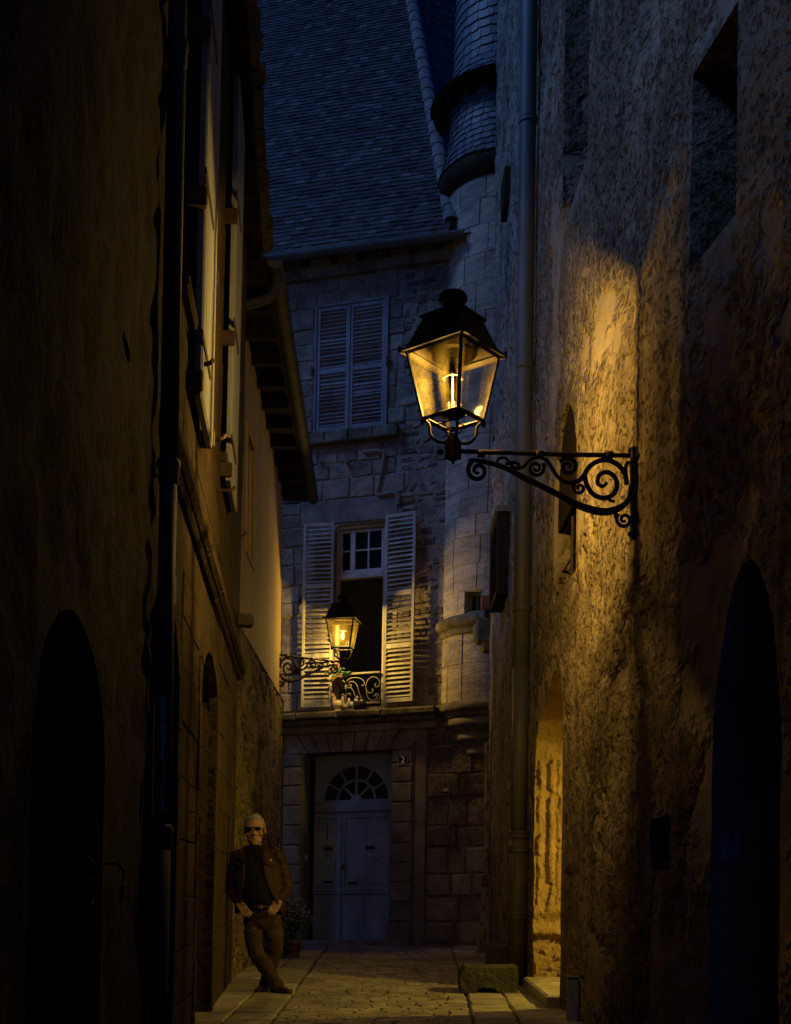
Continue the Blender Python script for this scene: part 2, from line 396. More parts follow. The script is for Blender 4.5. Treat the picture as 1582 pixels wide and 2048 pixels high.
M['void'] = plain('dark_interior', (.006, .006, .007), .9, 0, .1)
M['glass'] = plain('dark_window_glass', (.008, .010, .014), .08, 0, .6)
M['lampglass'] = lampglass('dusty_lantern_glass')
M['bulb'] = emit('lit_lamp_mantle', (1.0, .60, .13), 9.0)
M['reflector'] = surf('lantern_enamel_reflector', (.05, .026, .007), (.09, .05, .014), 9, .7, .15, 40, .004, 0, (.30, .17, .06), .5)

# ------------------------------------------------------------------ frames of the street
FR = BendFrame((1.433, 0, 0), (-.003, 1, 0), (.012, 0, 1), (-1, -.003, 0))                    # right-hand wall
FL = Frame((-.775, 0, 0), (-.0775, 1, 0), (.022, 0, 1), (.997, .0773, 0))                 # near left house
F2 = Frame((-1.761, 0, 0), (-.0076, 1, 0), (.010, 0, 1), (1, .0076, 0))              # plastered left house
FB = Frame((-2.204, 21.07, 0), (.9677, -.2520, .015), (.0174, -.0045, 1), (-.252, -.9677, 0))  # house closing the street
WF = Frame((0, 0, 0), (1, 0, 0), (0, 0, 1), (0, -1, 0))
GR = Frame((0, 0, 0), (1, 0, 0), (0, 1, 0), (0, 0, 1))                                     # lying on the ground

def opening(parent, Fr, poly, depth, mat_r, mat_b, d_front=0.0, back=True):
    o = MB().strip(Fr, poly, d_front, -depth).build('reveal', mat_r, parent)
    if back: MB().add([Fr.pt(a, z, -depth) for a, z in poly], [tuple(range(len(poly)))]).build('backing', mat_b, parent)
    return o

# ------------------------------------------------------------------ street
street = MB().add([(-80, -60, -.02), (80, -60, -.02), (80, 120, -.02), (-80, 120, -.02)], [(0, 1, 2, 3)]).build('street', M['joint'])
street['kind'] = 'structure'; LOC[street.name] = Vector((0, 0, 0))
def paver(a0, a1, y0, y1, top, mb=None, name='paving_sett'):
    m = mb or MB(); m.box(GR, a0, a1, y0, y1, -.045, top, .012, .006)
    if mb is None: m.build(name, M['setts'], street)
far_setts = MB(); y = 7.0; row = 0; count = 0
def lane(yy):                      # left and right joint of the middle lane
    t = (yy - 9.6) / 9.6; return -.97 - .16 * t, .62 + .29 * t
while y < 20.6:
    h = R.uniform(.115, .15) if y < 13.5 else R.uniform(.13, .17); x0, x1 = lane(y); x = x0 + R.uniform(-.02, .0)
    x = x0; first = True
    while x < x1 - .05:
        w = R.uniform(.13, .27); w = w * .6 if (first and row % 2) else w; first = False
        xe = min(x + w, x1)
        if x1 - xe < .06: xe = x1
        top = R.uniform(-.004, .007) + .012 * math.sin(y * 1.7 + x * 2.1)
        if 8.9 < y < 13.2 and count < 300: paver(x + .006, xe - .006, y + .005, y + h - .005, top); count += 1
        else: paver(x + .006, xe - .006, y + .005, y + h - .005, top, far_setts)
        x = xe
    y += h; row += 1
far_setts.build('distant_setts', M['setts'], street)['kind'] = 'stuff'
for side in (-1, 1):
    y = 7.2
    while y < 20.4:
        L = R.uniform(.42, .75); x0, x1 = lane(y + L/2)
        if side < 0:
            e = [x0 - .004, x0 - .38, x0 - .95]
        else: e = [x1 + .004, x1 + .36, x1 + .92]
        for a, b in zip(e[:-1], e[1:]):
            off = R.uniform(-.03, .03)
            MB().box(GR, min(a, b)+.008, max(a, b)-.006, y+.006+off, y+L-.008+off, -.045, R.uniform(.0, .012)+abs((a+b)/2)*.012, .014, .008).build('gutter_slab', M['setts'], street)
        y += L

# ------------------------------------------------------------------ right house: tall rough-rendered wall
rh = thing('rendered_house', 'tall rough ochre rendered wall with gothic openings along the right side', 'building', (1.43, 7, 0))
def a_of(Fr, px, py=1500): return Fr.px(px, py)[0]
H = {}
H['arch'] = arch(a_of(FR, 1560, 1760), a_of(FR, 1421, 1760), -.06, 1.75, FR.px(1490, 1120)[1], 9, True)
nf, nn0 = FR.px(1300, 1690), FR.px(1340, 1690)
H['niche'] = [(nn0[0], nf[1]-.18), (nf[0], nf[1]-.16), (nf[0], nf[1]+.17), (nn0[0], nf[1]+.18)]
wz0_, wz1_ = FR.px(1430, 480)[1], FR.px(1410, 110)[1]
H['win'] = [(FR.px(1472, 400)[0], wz0_), (FR.px(1380, 450)[0], wz0_), (FR.px(1385, 200)[0], wz1_), (FR.px(1474, 200)[0], wz1_)]
twz = FR.px(1148, 395)[1]
H['tallwin'] = [(FR.px(1176, 300)[0], twz), (FR.px(1124, 460)[0], twz), (FR.px(1131, 150)[0], 10.6), (FR.px(1178, 100)[0], 10.6)]
sl0, sl1 = FR.px(1152, 1100)[0], FR.px(1108, 1100)[0]
slz0, slz1 = FR.px(1130, 1172)[1], FR.px(1138, 797)[1]
H['slit'] = arch(sl0, sl1, slz0, slz0 + (slz1-slz0)*.5, slz1, 10)
dr0, dr1 = FR.px(1124, 1600)[0], FR.px(1069, 1600)[0]
dm = dr0 + .28 * (dr1 - dr0)
H['door'] = [(dr0, .12), (dr1, .12), (dr1, 2.30), (dr1 - .10, 2.52), (dr1 - .34, 2.68), (dm + .25, 2.95), (dm, 3.02), (dm - .2, 2.97), (dr0 + .14, 2.80), (dr0, 2.55)]
def roughen(P, amp, step):
    out = []
    for (p, q) in zip(P, P[1:] + P[:1]):
        n = max(1, int(math.hypot(q[0]-p[0], q[1]-p[1])/step))
        for k in range(n):
            t = k/n; x, z = p[0]+(q[0]-p[0])*t, p[1]+(q[1]-p[1])*t
            out.append((x + amp*(sfbm(x*5, z*5, 2, 3)-.5)*2, z + (amp*(sfbm(x*5, z*5, 9, 3)-.5)*2 if z > .2 else 0)))
    return out
H['door'] = roughen(H['door'], .05, .07)
H['arch'] = roughen(H['arch'], .018, .06)
def dispR(A, Z):
    P = np.stack([A, Z, np.zeros(len(A))], 1)
    n = fbm(P * 8.0 + 3, 3); big = fbm(P * .9 + 20, 3)
    pit = np.clip((n - .53) / .07, 0, 1) * np.clip((big - .40) / .12, 0, 1)
    # half-buried rubble: jittered cells stand proud, joints sink in
    C = np.stack([A*3.1, Z*4.4], 1); I = np.floor(C).astype(int); f1 = np.full(len(A), 9.0); f2 = np.full(len(A), 9.0)
    for dx in (-1, 0, 1):
        for dz in (-1, 0, 1):
            ix, iz = I[:, 0]+dx, I[:, 1]+dz; q = np.hypot(C[:, 0]-ix-_T[ix & 63, iz & 63, 5], C[:, 1]-iz-_T[ix & 63, iz & 63, 9])
            f2 = np.where(q < f1, f1, np.minimum(f2, q)); f1 = np.minimum(f1, q)
    rub = np.clip((f2 - f1)*3.0, 0, 1)**.6 - .6
    rmask = np.clip((fbm(P*.55 + 50, 2) - .47)/.08, 0, 1)
    return .016*rub*rmask + .05*(fbm(P*.6, 2)-.5) + .022*(fbm(P*2.6+9, 3)-.5) + .014*(fbm(P*16+5, 2)-.5) - .016*pit
wall_grid('wall', FR, 3.9, 13.2, -.06, 15.5, .04, list(H.values()), dispR, M['stucco'], rh)
wall_grid('wall', FR, -10, 3.9, -.06, 15.5, .12, [], dispR, M['stucco'], rh)
opening(rh, FR, H['arch'], .42, M['stucco'], M['void'], back=False)
opening(rh, FR, H['niche'], .25, M['stucco'], M['void'])
opening(rh, FR, H['win'], .40, M['stucco'], M['void'])
opening(rh, FR, H['tallwin'], .36, M['stucco'], M['void'])
opening(rh, FR, H['slit'], .15, M['stucco'], M['void'])
opening(rh, FR, H['door'], .42, M['jamb'], M['void'], back=False)
# plank door deep in the near arch
d0, d1 = min(p[0] for p in H['arch']), max(p[0] for p in H['arch'])
nd = thing('arched_plank_door', 'dark plank door deep inside the pointed arch at lower right', 'door', tuple(FR.pt((d0+d1)/2, 0, -.40)))
npk = 6
MB().box(FR, d0 - .3, d1 + .3, -.06, 3.2, -.56, -.50).build('backing', M['void'], nd)
for k in range(npk):
    a = d0 - .05 + (d1 - d0 + .1) * k / npk; b = d0 - .05 + (d1 - d0 + .1) * (k + 1) / npk
    MB().box(FR, a + .004, b - .004, -.04, 3.0, -.47, -.42, .006).build('plank', M['darkwood'], nd)
for z in (.35, 1.5): MB().box(FR, d0, d1, z, z + .06, -.415, -.40, .004).build('iron_strap', M['iron'], nd)
# mouldings of the carved far jamb, lit from the passage
def jamb_relief():
    nd, nz = 44, 150; D = np.linspace(-.44, .0, nd); Zj = np.linspace(.12, 2.34, nz); V = []
    for z in Zj:
        for d in D:
            t = -d
            roll = lambda c, r: math.sqrt(max(0.0, r*r - (t-c)**2))
            prof = .012 + roll(.055, .032) + roll(.175, .040)*.9 - .008*(abs(t-.115) < .022) + .02*(t > .23) + .012*(t < .02)
            if z < .86:          # moulded base below the shafts
                u_ = (z-.12)/.74; prof = .055 + .035*(1-u_) + .022*math.sin(u_*22)*(u_ > .45) + (.03 if .60 < u_ < .68 else 0)
            prof *= .85 + .25*sfbm(d*3+3, z*2.1, 1, 2)
            rough = (sfbm(d*22, z*22, 4, 3)-.5)*.020 + (sfbm(d*60, z*60, 7, 2)-.5)*.012
            chip = -.035*max(0, min(1, (sfbm(d*9+20, z*6, 2, 3)-.60)/.05))
            fz = -.012*(abs((z % .41) - .2) < .008)
            V.append(FR.pt(dr1 - .004 - max(.0, prof + rough + chip + fz), z, d + (sfbm(z*6, d*3, 8, 3)-.5)*.03))
    F = [(j*nd+i, j*nd+i+1, (j+1)*nd+i+1, (j+1)*nd+i) for j in range(nz-1) for i in range(nd-1)]
    MB().add(V, F).build('carved_jamb', M['jamb'], rh, True)
jamb_relief()
# window fittings
sb = MB()
for dd, a in ((-.09, sl0 + .32), (-.09, sl0 + .72)): sb.tube([FR.pt(a, slz0, dd), FR.pt(a, slz1-.15, dd)], .016, 6)
for f in (.2, .42, .62): sb.tube([FR.pt(sl0, slz0+(slz1-slz0)*f, -.09), FR.pt(sl1, slz0+(slz1-slz0)*f, -.09)], .010, 6)
sb.build('window_bars', M['iron'], rh)
lo_ = [p for p in H['slit'] if p[1] > slz0 + (slz1-slz0)*.42]
za = slz0 + (slz1-slz0)*.42
MB().prism(FR, [(sl0, za), (sl1, za)] + lo_, -.07, -.035).build('arch_dark_panel', M['darkwood'], rh)  # added dark panel standing in for the unlit arch head
# passage behind the lit doorway
ps = MB()
xw = 1.87
def room(mb, x0, x1, y0, y1, z0, z1, gap):
    gy0, gy1 = gap
    mb.add([(x0,y0,z0),(x1,y0,z0),(x1,y1,z0),(x0,y1,z0),(x0,y0,z1),(x1,y0,z1),(x1,y1,z1),(x0,y1,z1)],
           [(0,1,2,3),(7,6,5,4),(1,2,6,5),(0,1,5,4),(3,2,6,7)])
    mb.add([(x0,y0,z0),(x0,gy0,z0),(x0,gy0,z1),(x0,y0,z1)], [(0,1,2,3)]); mb.add([(x0,gy1,z0),(x0,y1,z0),(x0,y1,z1),(x0,gy1,z1)], [(0,1,2,3)])
room(ps, xw, 4.6, 9.2, 13.0, .10, 3.6, (dr0 - .02, dr1 + .02))
ps.build('passage', M['jamb'], rh)
MB().add([(xw, dr0-.05, 2.98), (xw, dr1+.05, 2.98), (xw, dr1+.05, 3.62), (xw, dr0-.05, 3.62)], [(0,1,2,3)]).build('passage_lintel', M['jamb'], rh)
MB().box(GR, 1.30, 1.95, dr0 + .01, dr1 - .01, -.04, .135, .02, .01).build('doorstep', M['setts'], rh)
# lamp hung in that passage
PL = np.array([2.95, 10.75, 2.02])
pl = thing('passage_lamp', 'warm lamp hanging inside the lit doorway passage on the right', 'lamp', tuple(PL))
MB().tube([PL + (0, 0, .12), PL + (0, 0, 1.57)], .008, 6).build('cord', M['iron'], pl)
MB().lathe([(.0, .13), (.03, .13), (.05, .10), (.15, -.03), (.15, -.035), (.04, .09)], PL, 20).build('shade', M['lantern'], pl, True)
MB().ell(PL, (.035, .035, .045)).build('bulb', M['bulb'], pl, True)
def lamp_light(name, P, watts, rad, parent):
    l = bpy.data.lights.new(name, 'POINT'); l.energy = watts; l.color = WARM if "lantern" in name else (1.0, .68, .10); l.shadow_soft_size = rad
    o = link(name, l, parent); o.location = tuple(P); return o
lamp_light('passage_light', PL + (0, 0, -.07), PASSAGE_W, .04, pl)

# second, farther house on the right up to the turret
nh = thing('narrow_house', 'narrow pitted stone house between the drainpipe and the round turret', 'building', (1.4, 16.5, 0))
def dispN(A, Z):
    P = np.stack([A, Z * .55, np.zeros(len(A))], 1); n = fbm(P * 7 + 31, 3)
    return .05*(fbm(P*.8+40, 2)-.5) + .05*(fbm(P*3+4, 3)-.5) - .03*np.clip((n-.52)/.06, 0, 1) + .015*(fbm(P*18, 2)-.5)
ns0, ns1 = FR.px(1003, 450)[0], FR.px(997, 450)[0]
NH = {'far_slit': [(FR.px(983, 1600)[0], .15), (FR.px(979, 1600)[0], .15), (FR.px(979, 1600)[0], 3.2), (FR.px(983, 1600)[0], 3.5)]}
wall_grid('wall', FR, 13.2, 18.2, -.06, 15.5, .06, list(NH.values()), dispN, M['stucco_far'], nh)
opening(nh, FR, NH['far_slit'], .3, M['stucco_far'], M['void'])
MB().add([FR.pt(18.2, -.06), FR.pt(18.2, -.06, -3), FR.pt(18.2, 15.5, -3), FR.pt(18.2, 15.5)], [(0, 1, 2, 3)]).build('end_wall', M['stucco_far'], nh)
def rbox(px0, px1, py0, py1, out, name, mat, par, b=.015, depth0=-.02):
    """block standing proud of the right wall: seen between px0 (its outer edge) and px1 (at the wall)"""
    a0 = FR.px(px1, (py0+py1)/2)[0]; z0 = FR.px(px1, py1)[1]; z1 = FR.px(px1, py0)[1]
    return MB().box(FR, a0, a0 + out[1], z0, z1, depth0, out[0], b, .006).build(name, mat, par)
# wooden window box / hood frame, small corbels
a = FR.px(1020, 1100)[0]; z0, z1 = FR.px(1020, 1185)[1], FR.px(1020, 1022)[1]
for n_, aa, bb, zz0, zz1, dd in (('window_hood_side', a, a+.08, z0, z1, .17), ('window_hood_side', a+1.0, a+1.08, z0, z1, .17), ('window_hood_top', a+.083, a+.997, z1-.10, z1-.003, .165), ('window_hood_bottom', a+.083, a+.997, z0+.003, z0+.09, .165)):
    MB().box(FR, aa, bb, zz0, zz1, -.05, dd, .012, .004).build(n_, M['darkwood'], nh)
MB().box(FR, a+.09, a+.99, z0+.1, z1-.1, -.03, .035, .004).build('window_pane', M['glass'], nh)
MB().box(FR, a-.02, a+1.1, z1-.02, z1+.05, -.05, .185, .02, .008).build('window_hood_cap', M['mould'], nh)
a = FR.px(975, 1270)[0]; zc = FR.px(975, 1268)[1]
MB().box(FR, a, a+.40, zc-.10, zc+.22, -.05, .20, .05, .012).build('corbel', M['mould'], nh)
MB().box(FR, a+.02, a+.38, zc-.24, zc-.103, -.05, .10, .05, .012).build('corbel', M['mould'], nh)
MB().lathe([(.20, 0), (.21, .18), (.17, .3), (.145, .75), (.14, 1.0), (.115, 1.02), (.15, 1.05), (.15, 1.09), (.12, 1.11), (.145, 1.14), (.14, 1.18), (.09, 1.22), (.085, 3.2)], (1.44, 18.22, 0), 20).build('engaged_shaft', M['stucco_far'], nh, True)
a = FR.px(1022, 365)[0]; z0, z1 = FR.px(1022, 400)[1], FR.px(1022, 335)[1]
MB().box(FR, a, a+.5, z0, z1, -.05, .09, .012, .006).build('lintel_block', M['darkwood'], nh)
# floodlight-like red box with a cable
fb = thing('junction_box', 'small rusty red box with a thin cable above the turret corbels', 'box', tuple(FR.pt(17.8, 5.2, .06)))
a = FR.px(978, 1212)[0]; z = FR.px(978, 1212)[1]
MB().box(FR, a, a+.1, z-.04, z+.16, -.02, .12, .015).build('housing', plain('rusty_red_box_paint', (.20, .055, .03), .6), fb)
MB().box(FR, a+.02, a+.08, z-.16, z-.043, -.02, .07, .01).build('connector', M['darkwood'], fb)
MB().tube(smooth_path([FR.pt(a+.05, z+.05, .12), FR.pt(a+.05, z-.0, .17), FR.pt(a+.05, z-.16, .16), FR.pt(a+.05, z-.24, .06), FR.pt(a+.05, z-.27, .0)]), .006, 5).build('cable', M['iron'], fb)

# ------------------------------------------------------------------ right drainpipe
pipe_y = 12.6
def pipe_at(z): return np.array([1.275 + .0125 * z, pipe_y, z])
dp = thing('drainpipe', 'thick grey drainpipe with collar joints on the right wall behind the near lantern', 'drainpipe', tuple(pipe_at(0)))
MB().tube([pipe_at(z) for z in (1.55, 3.4)], .083, 18).build('pipe', M['zinc'], dp, True)
MB().tube([pipe_at(z) for z in (3.35, 4.35, 6.6, 9.0, 15)], .088, 18).build('pipe', M['zinc'], dp, True)
MB().tube([pipe_at(z) for z in (.02, 1.62)], .098, 18).build('cast_foot', M['castiron'], dp, True)
for z, r in ((3.98, .1), (6.53, .1), (9.1, .1), (1.60, .112), (1.45, .108), (.75, .106)):
    p = pipe_at(z)
    MB().lathe([(r-.02, -.05), (r-.004, -.045), (r, -.03), (r-.002, -.012), (r-.008, 0), (r, .012), (r, .03), (r-.02, .04)], p, 20).build('collar', M['castiron'] if z < 1.7 else M['zinc'], dp, True)
    MB().tube([p + (.09, 0, 0), p + (.16, 0, 0)], .012, 6).build('bracket', M['iron'], dp)

# guard stones at its foot
def rock(name, lab, poly, y0, y1, z1, mat, hole=None):
    t = MB(); n = len(poly); zz = [0.0, z1*.55, z1*.93, z1]; ins = [0, 0, .0, .03]
    cx = sum(p[0] for p in poly)/n; V = []
    cy = sum(p[1] for p in poly)/n
    for z, i in zip(zz, ins):
        for (x, yy) in poly:
            V.append((x + (cx-x)*i*1.5 + R.uniform(-.008, .008), yy + (cy-yy)*i*1.5 + R.uniform(-.008, .008), z + R.uniform(-.008, .008) * (z > 0)))
    F = [(k*n+i, k*n+(i+1) % n, (k+1)*n+(i+1) % n, (k+1)*n+i) for k in range(3) for i in range(n)] + [tuple(range(3*n, 4*n))]
    o = t.add(V, F).build(name, mat); tag(o, lab, 'stone', 'guard stones at the drainpipe foot'); return o
g1 = thing('guard_stone', 'mossy chamfered guard stone with a drain hole at the drainpipe foot', 'stone', (.9, 12.2, 0), 'guard stones at the drainpipe foot')
gy = 11.7; gp = [at(923, 1985, gy), at(953, 1992, gy), at(955, 1981, gy), at(966, 1975, gy), at(988, 1977, gy), at(1003, 1992, gy), at(1036, 1992, gy), at(1036, 1936, gy), at(930, 1934, gy), at(920, 1955, gy)]
gpoly = [(p[0], max(p[2], 0.0)) for p in gp]
gpoly = [(x, max(z, 0.0)) for x, z in roughen(gpoly, .014, .045)]
MB().prism(Frame((0, gy, 0), (1, 0, 0), (0, 0, 1), (0, -1, 0)), gpoly, -.5, 0).build('stone_body', M['mossstone'], g1)
MB().box(Frame((0, gy, 0), (1, 0, 0), (0, 0, 1), (0, -1, 0)), .74, 1.08, .0, .085, -.45, -.36).build('drain_mouth', M['void'], g1)
rock('guard_stone', 'squat dark block resting behind the mossy guard stone by the drainpipe', [(1.02, 12.85), (1.36, 12.8), (1.36, 13.3), (1.0, 13.3)], 0, 0, .42, M['mossstone'])
ub = thing('cable_cover', 'pale upright cable cover board at the foot of the right wall', 'board', tuple(at(1147, 2050, 9.1)))
UB = Frame(at(1147, 2050, 9.3) + (0, 0, -.05), (1, 0, 0), (.008, 0, 1), (0, -1, 0))
MB().box(UB, -.042, .042, -.1, .41, -.12, 0, .008).build('board', M['shutter_blue'], ub)
MB().box(UB, -.046, .046, .412, .425, -.124, .004, .004).build('cap', M['zinc'], ub)

# intercom on the far side of the near arch
ic = thing('intercom', 'pale metal intercom panel inside the pointed arch at lower right', 'intercom', tuple(FR.pt(d1, 1.2, -.09)))
IC = Frame(FR.pt(d1 - .002, 0, -.045), (1, 0, 0), (0, 0, 1), (0, -1, 0))
MB().box(IC, .03, .135, 1.215, 1.385, 0, .03, .006).build('panel', M['window_paint'], ic)
MB().ell(IC.pt(.082, 1.35, .032), (.014, .008, .014)).build('camera_dome', M['void'], ic, True)
MB().box(IC, .088, .120, 1.235, 1.242, .028, .033).build('name_plate', M['void'], ic)

# ------------------------------------------------------------------ near left house
lh = thing('ashlar_house', 'dark ashlar house with arched doors along the left side', 'building', (-1.2, 7, 0))
LEND = 13.05
ZC = (FL.px(318, 830)[1] + FL.px(468, 1322)[1]) / 2
HL = {'door_a': arch(FL.px(62, 1600)[0], FL.px(208, 1600)[0], -.06, 1.50, 1.98, 9),
      'door_b': arch(6.02, FL.px(352, 1500)[0], -.06, FL.px(340, 1330)[1], FL.px(333, 1215)[1], 9),
      'door_c': arch(FL.px(399, 1500)[0], FL.px(431, 1500)[0], -.06, 2.55, FL.px(411, 1290)[1], 8),
      'win_a': [(6.62, 4.45), (7.55, 4.45), (7.55, 7.1), (6.62, 7.1)],
      'win_b': [(9.85, 4.62), (10.72, 4.62), (10.72, 7.5), (9.85, 7.5)],
      'vent': [(FL.px(244, 690)[0], FL.px(250, 708)[1]), (FL.px(260, 690)[0], FL.px(250, 708)[1]), (FL.px(260, 690)[0], FL.px(250, 672)[1]), (FL.px(244, 690)[0], FL.px(250, 672)[1])]}
HL['door_a'] = roughen(HL['door_a'], .02, .06)
def dispL(A, Z):
    P = np.stack([A, Z, np.zeros(len(A))], 1); near = np.clip((6.0 - A)/.15, 0, 1)
    rough = .045*(fbm(P*.9+7, 3)-.5) + .03*(fbm(P*4+2, 3)-.5) - .02*np.clip((fbm(P*9+5, 3)-.55)/.06, 0, 1)
    return (1-near)*(-.007 + .006*(fbm(P*1.1+7, 2)-.5) + .010*(fbm(P*7+2, 3)-.5)) + near*rough
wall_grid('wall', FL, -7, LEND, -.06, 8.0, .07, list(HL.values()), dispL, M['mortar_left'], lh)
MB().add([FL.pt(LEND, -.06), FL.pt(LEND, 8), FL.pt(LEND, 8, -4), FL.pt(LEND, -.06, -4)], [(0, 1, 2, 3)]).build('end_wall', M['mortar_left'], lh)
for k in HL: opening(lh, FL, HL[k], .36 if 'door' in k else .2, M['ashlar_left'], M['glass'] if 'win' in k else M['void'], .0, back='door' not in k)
# ashlar blocks
boxes = []
for k, P in HL.items():
    a0, a1 = min(p[0] for p in P), max(p[0] for p in P); z0, z1 = min(p[1] for p in P), max(p[1] for p in P)
    m = .20 if 'door' in k else .012
    boxes.append((a0 - m, a1 + m, z0, z1 + m))
def free_intervals(a0, a1, z0, z1, boxes):
    iv = [(a0, a1)]
    for (b0, b1, c0, c1) in boxes:
        if min(z1, c1) - max(z0, c0) <= .03: continue
        n = []
        for (x, y) in iv:
            if b1 <= x or b0 >= y: n.append((x, y)); continue
            if b0 > x: n.append((x, b0))
            if b1 < y: n.append((b1, y))
        iv = n
    return [(x, y) for x, y in iv if y - x > .05]
rl = random.Random(21); zs = subdivided([0, 1.0, ZC - .09, ZC + .09, 4.45, 8.0], .32, .40, rl); upper = MB(); cnt = 0
for z0, z1 in zip(zs[:-1], zs[1:]):
    if abs(z0 - (ZC - .09)) < 1e-6 or abs(z1 - (ZC + .09)) < 1e-6: continue
    for x, y in free_intervals(6.0, LEND, z0, z1, boxes):
        cuts = subdivided([x, y], .45, .85, rl)
        for a, b in zip(cuts[:-1], cuts[1:]):
            pr = rl.uniform(-.004, .010)
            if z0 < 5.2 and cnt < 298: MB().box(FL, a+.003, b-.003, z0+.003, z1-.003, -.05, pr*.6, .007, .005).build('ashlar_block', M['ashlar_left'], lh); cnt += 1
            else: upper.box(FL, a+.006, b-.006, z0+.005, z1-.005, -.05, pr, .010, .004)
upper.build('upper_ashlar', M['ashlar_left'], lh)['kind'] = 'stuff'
# voussoirs and jamb stones round the doors
def door_ring(parent, Fr, P, w, mat, proud, rng, step=.30):
    """dressed stones following the outline of an arched opening (not across the threshold)"""
    pts = [np.array(p) for p in P[1:]] + [np.array(P[0])]
    mid = np.array([(P[0][0]+P[1][0])/2, min(max(p[1] for p in P) - .3, P[2][1])])
    L = [0]
    for a, b in zip(pts[:-1], pts[1:]): L.append(L[-1] + np.linalg.norm(b - a))
    def along(t):
        for i in range(len(pts)-1):
            if t <= L[i+1] + 1e-9:
                f = (t - L[i]) / max(L[i+1]-L[i], 1e-9); return pts[i] + (pts[i+1]-pts[i])*f
        return pts[-1]
    n = max(6, round(L[-1]/step))
    for k in range(n):
        p = along(L[-1]*k/n + .005); q = along(L[-1]*(k+1)/n - .005); m = along(L[-1]*(k+.5)/n)
        def outw(v):
            c = mid.copy(); c[1] = min(mid[1], v[1]); o = v - c; o = o/np.linalg.norm(o); return v + o * w
        poly = [tuple(p), tuple(m), tuple(q), tuple(outw(q)), tuple(outw(m)), tuple(outw(p))]
        MB().prism(Fr, poly, -.06, proud + rng.uniform(-.004, .006)).build('arch_stone', mat, parent)
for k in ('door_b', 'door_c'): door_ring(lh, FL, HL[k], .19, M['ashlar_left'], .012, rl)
# plank doors
for k, lab in (('door_a', 'dark plank door in the nearest arch at far left'), ('door_b', 'dark plank door in the narrow arch right of the left drainpipe'), ('door_c', 'dark plank door in the low arch left of the man')):
    P = HL[k]; a0, a1 = min(p[0] for p in P), max(p[0] for p in P); zt = max(p[1] for p in P)
    t = thing('plank_door', lab, 'door', tuple(FL.pt((a0+a1)/2, 0, -.33)), 'plank doors in the left house')
    MB().box(FL, a0 - .3, a1 + .3, -.06, zt + .3, -.52, -.45).build('backing', M['void'], t)
    n = 6
    for i in range(n):
        a = a0 - .04 + (a1-a0+.08)*i/n; b = a0 - .04 + (a1-a0+.08)*(i+1)/n
        MB().box(FL, a+.004, b-.004, -.04, zt + .1, -.42, -.36 + .004*(i % 2), .006).build('plank', M['darkwood'], t)
    MB().box(FL, a0, a1, .4, .47, -.356, -.34, .004).build('iron_strap', M['iron'], t); MB().box(FL, a0, a1, 1.4, 1.47, -.356, -.34, .004).build('iron_strap', M['iron'], t)
# string course of separate mouldings
cuts = subdivided([5.95, LEND], .8, 1.3, rl)
for a, b in zip(cuts[:-1], cuts[1:]):
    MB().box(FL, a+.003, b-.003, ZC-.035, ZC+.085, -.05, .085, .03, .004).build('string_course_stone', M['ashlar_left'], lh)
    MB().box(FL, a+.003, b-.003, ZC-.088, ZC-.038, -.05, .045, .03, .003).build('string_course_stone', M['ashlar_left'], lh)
# windows and their open shutters lying on the wall
def left_shutter(px0, px1, pyb, zt, lab):
    a0, z0 = FL.px(px0, pyb); a1 = FL.px(px1, pyb)[0]
    t = MB().box(FL, a0, a1, z0, zt, .045, .085, .006).build('shutter', M['white_shutter'], lh); t['label'] = lab
    n = 5
    for k in range(n): MB().box(FL, a0+.012+(a1-a0-.024)*k/n+.003, a0+.012+(a1-a0-.024)*(k+1)/n-.003, z0+.015, zt-.015, .083, .090, .004).build('shutter_board', M['white_shutter'], t)
    for z in (z0+.3, z0+1.25, z0+2.3):
        MB().box(FL, a0-.10, a0+.5, z, z+.045, .088, .1, .003).build('strap_hinge', M['iron'], t)
    for z in (z0+.02, z0+1.1, z0+2.1):
        for aa in (a0-.03, a1+.03): MB().box(FL, aa-.022, aa+.022, z, z+.11, -.02, .10, .008).build('hinge_pin', M['iron'], t)
    return a0, a1, z0
a0, a1, z0 = left_shutter(373, 401, 790, 7.15, 'open white shutter above the string course')
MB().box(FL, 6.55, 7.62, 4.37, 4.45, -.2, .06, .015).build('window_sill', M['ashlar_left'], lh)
left_shutter(440, 455, 960, 7.75, 'narrow open white shutter nearest the corner')
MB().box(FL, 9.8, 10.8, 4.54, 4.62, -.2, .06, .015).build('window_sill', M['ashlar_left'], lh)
for (w, n) in (('win_a', 3), ('win_b', 3)):
    P = HL[w]; a0, a1, z0, z1 = P[0][0], P[1][0], P[0][1], P[2][1]
    f = MB()
    for (x0, x1, y0, y1) in ((a0, a0+.06, z0, z1), (a1-.06, a1, z0, z1), (a0+.062, a1-.062, z0, z0+.07), (a0+.062, a1-.062, z1-.07, z1), ((a0+a1)/2-.03, (a0+a1)/2+.03, z0+.072, z1-.072)):
        f.box(FL, x0, x1, y0, y1, -.19, -.13, .006)
    wf = f.build('window_frame', M['window_paint'], lh)
    for k in range(1, 4): MB().box(FL, a0+.062, a1-.062, z0+(z1-z0)*k/4-.012, z0+(z1-z0)*k/4+.012, -.188, -.145, .004).build('glazing_bar', M['window_paint'], wf)
for px, py in ((378, 727), (409, 877), (433, 980), (462, 1070)):
    a, z = FL.px(px, py); MB().tube(smooth_path([FL.pt(a, z, -.02), FL.pt(a, z, .11), FL.pt(a+.02, z+.035, .14)], 3), .014, 6).build('shutter_catch', M['iron'], lh)
# jutting corbel at the corner
a, z = FL.px(478, 1228); a = LEND - .18
MB().box(FL, a, a+.17, FL.px(474, 1240)[1], FL.px(474, 1214)[1], -.02, .16, .03, .01).build('corbel', M['mould'], lh)
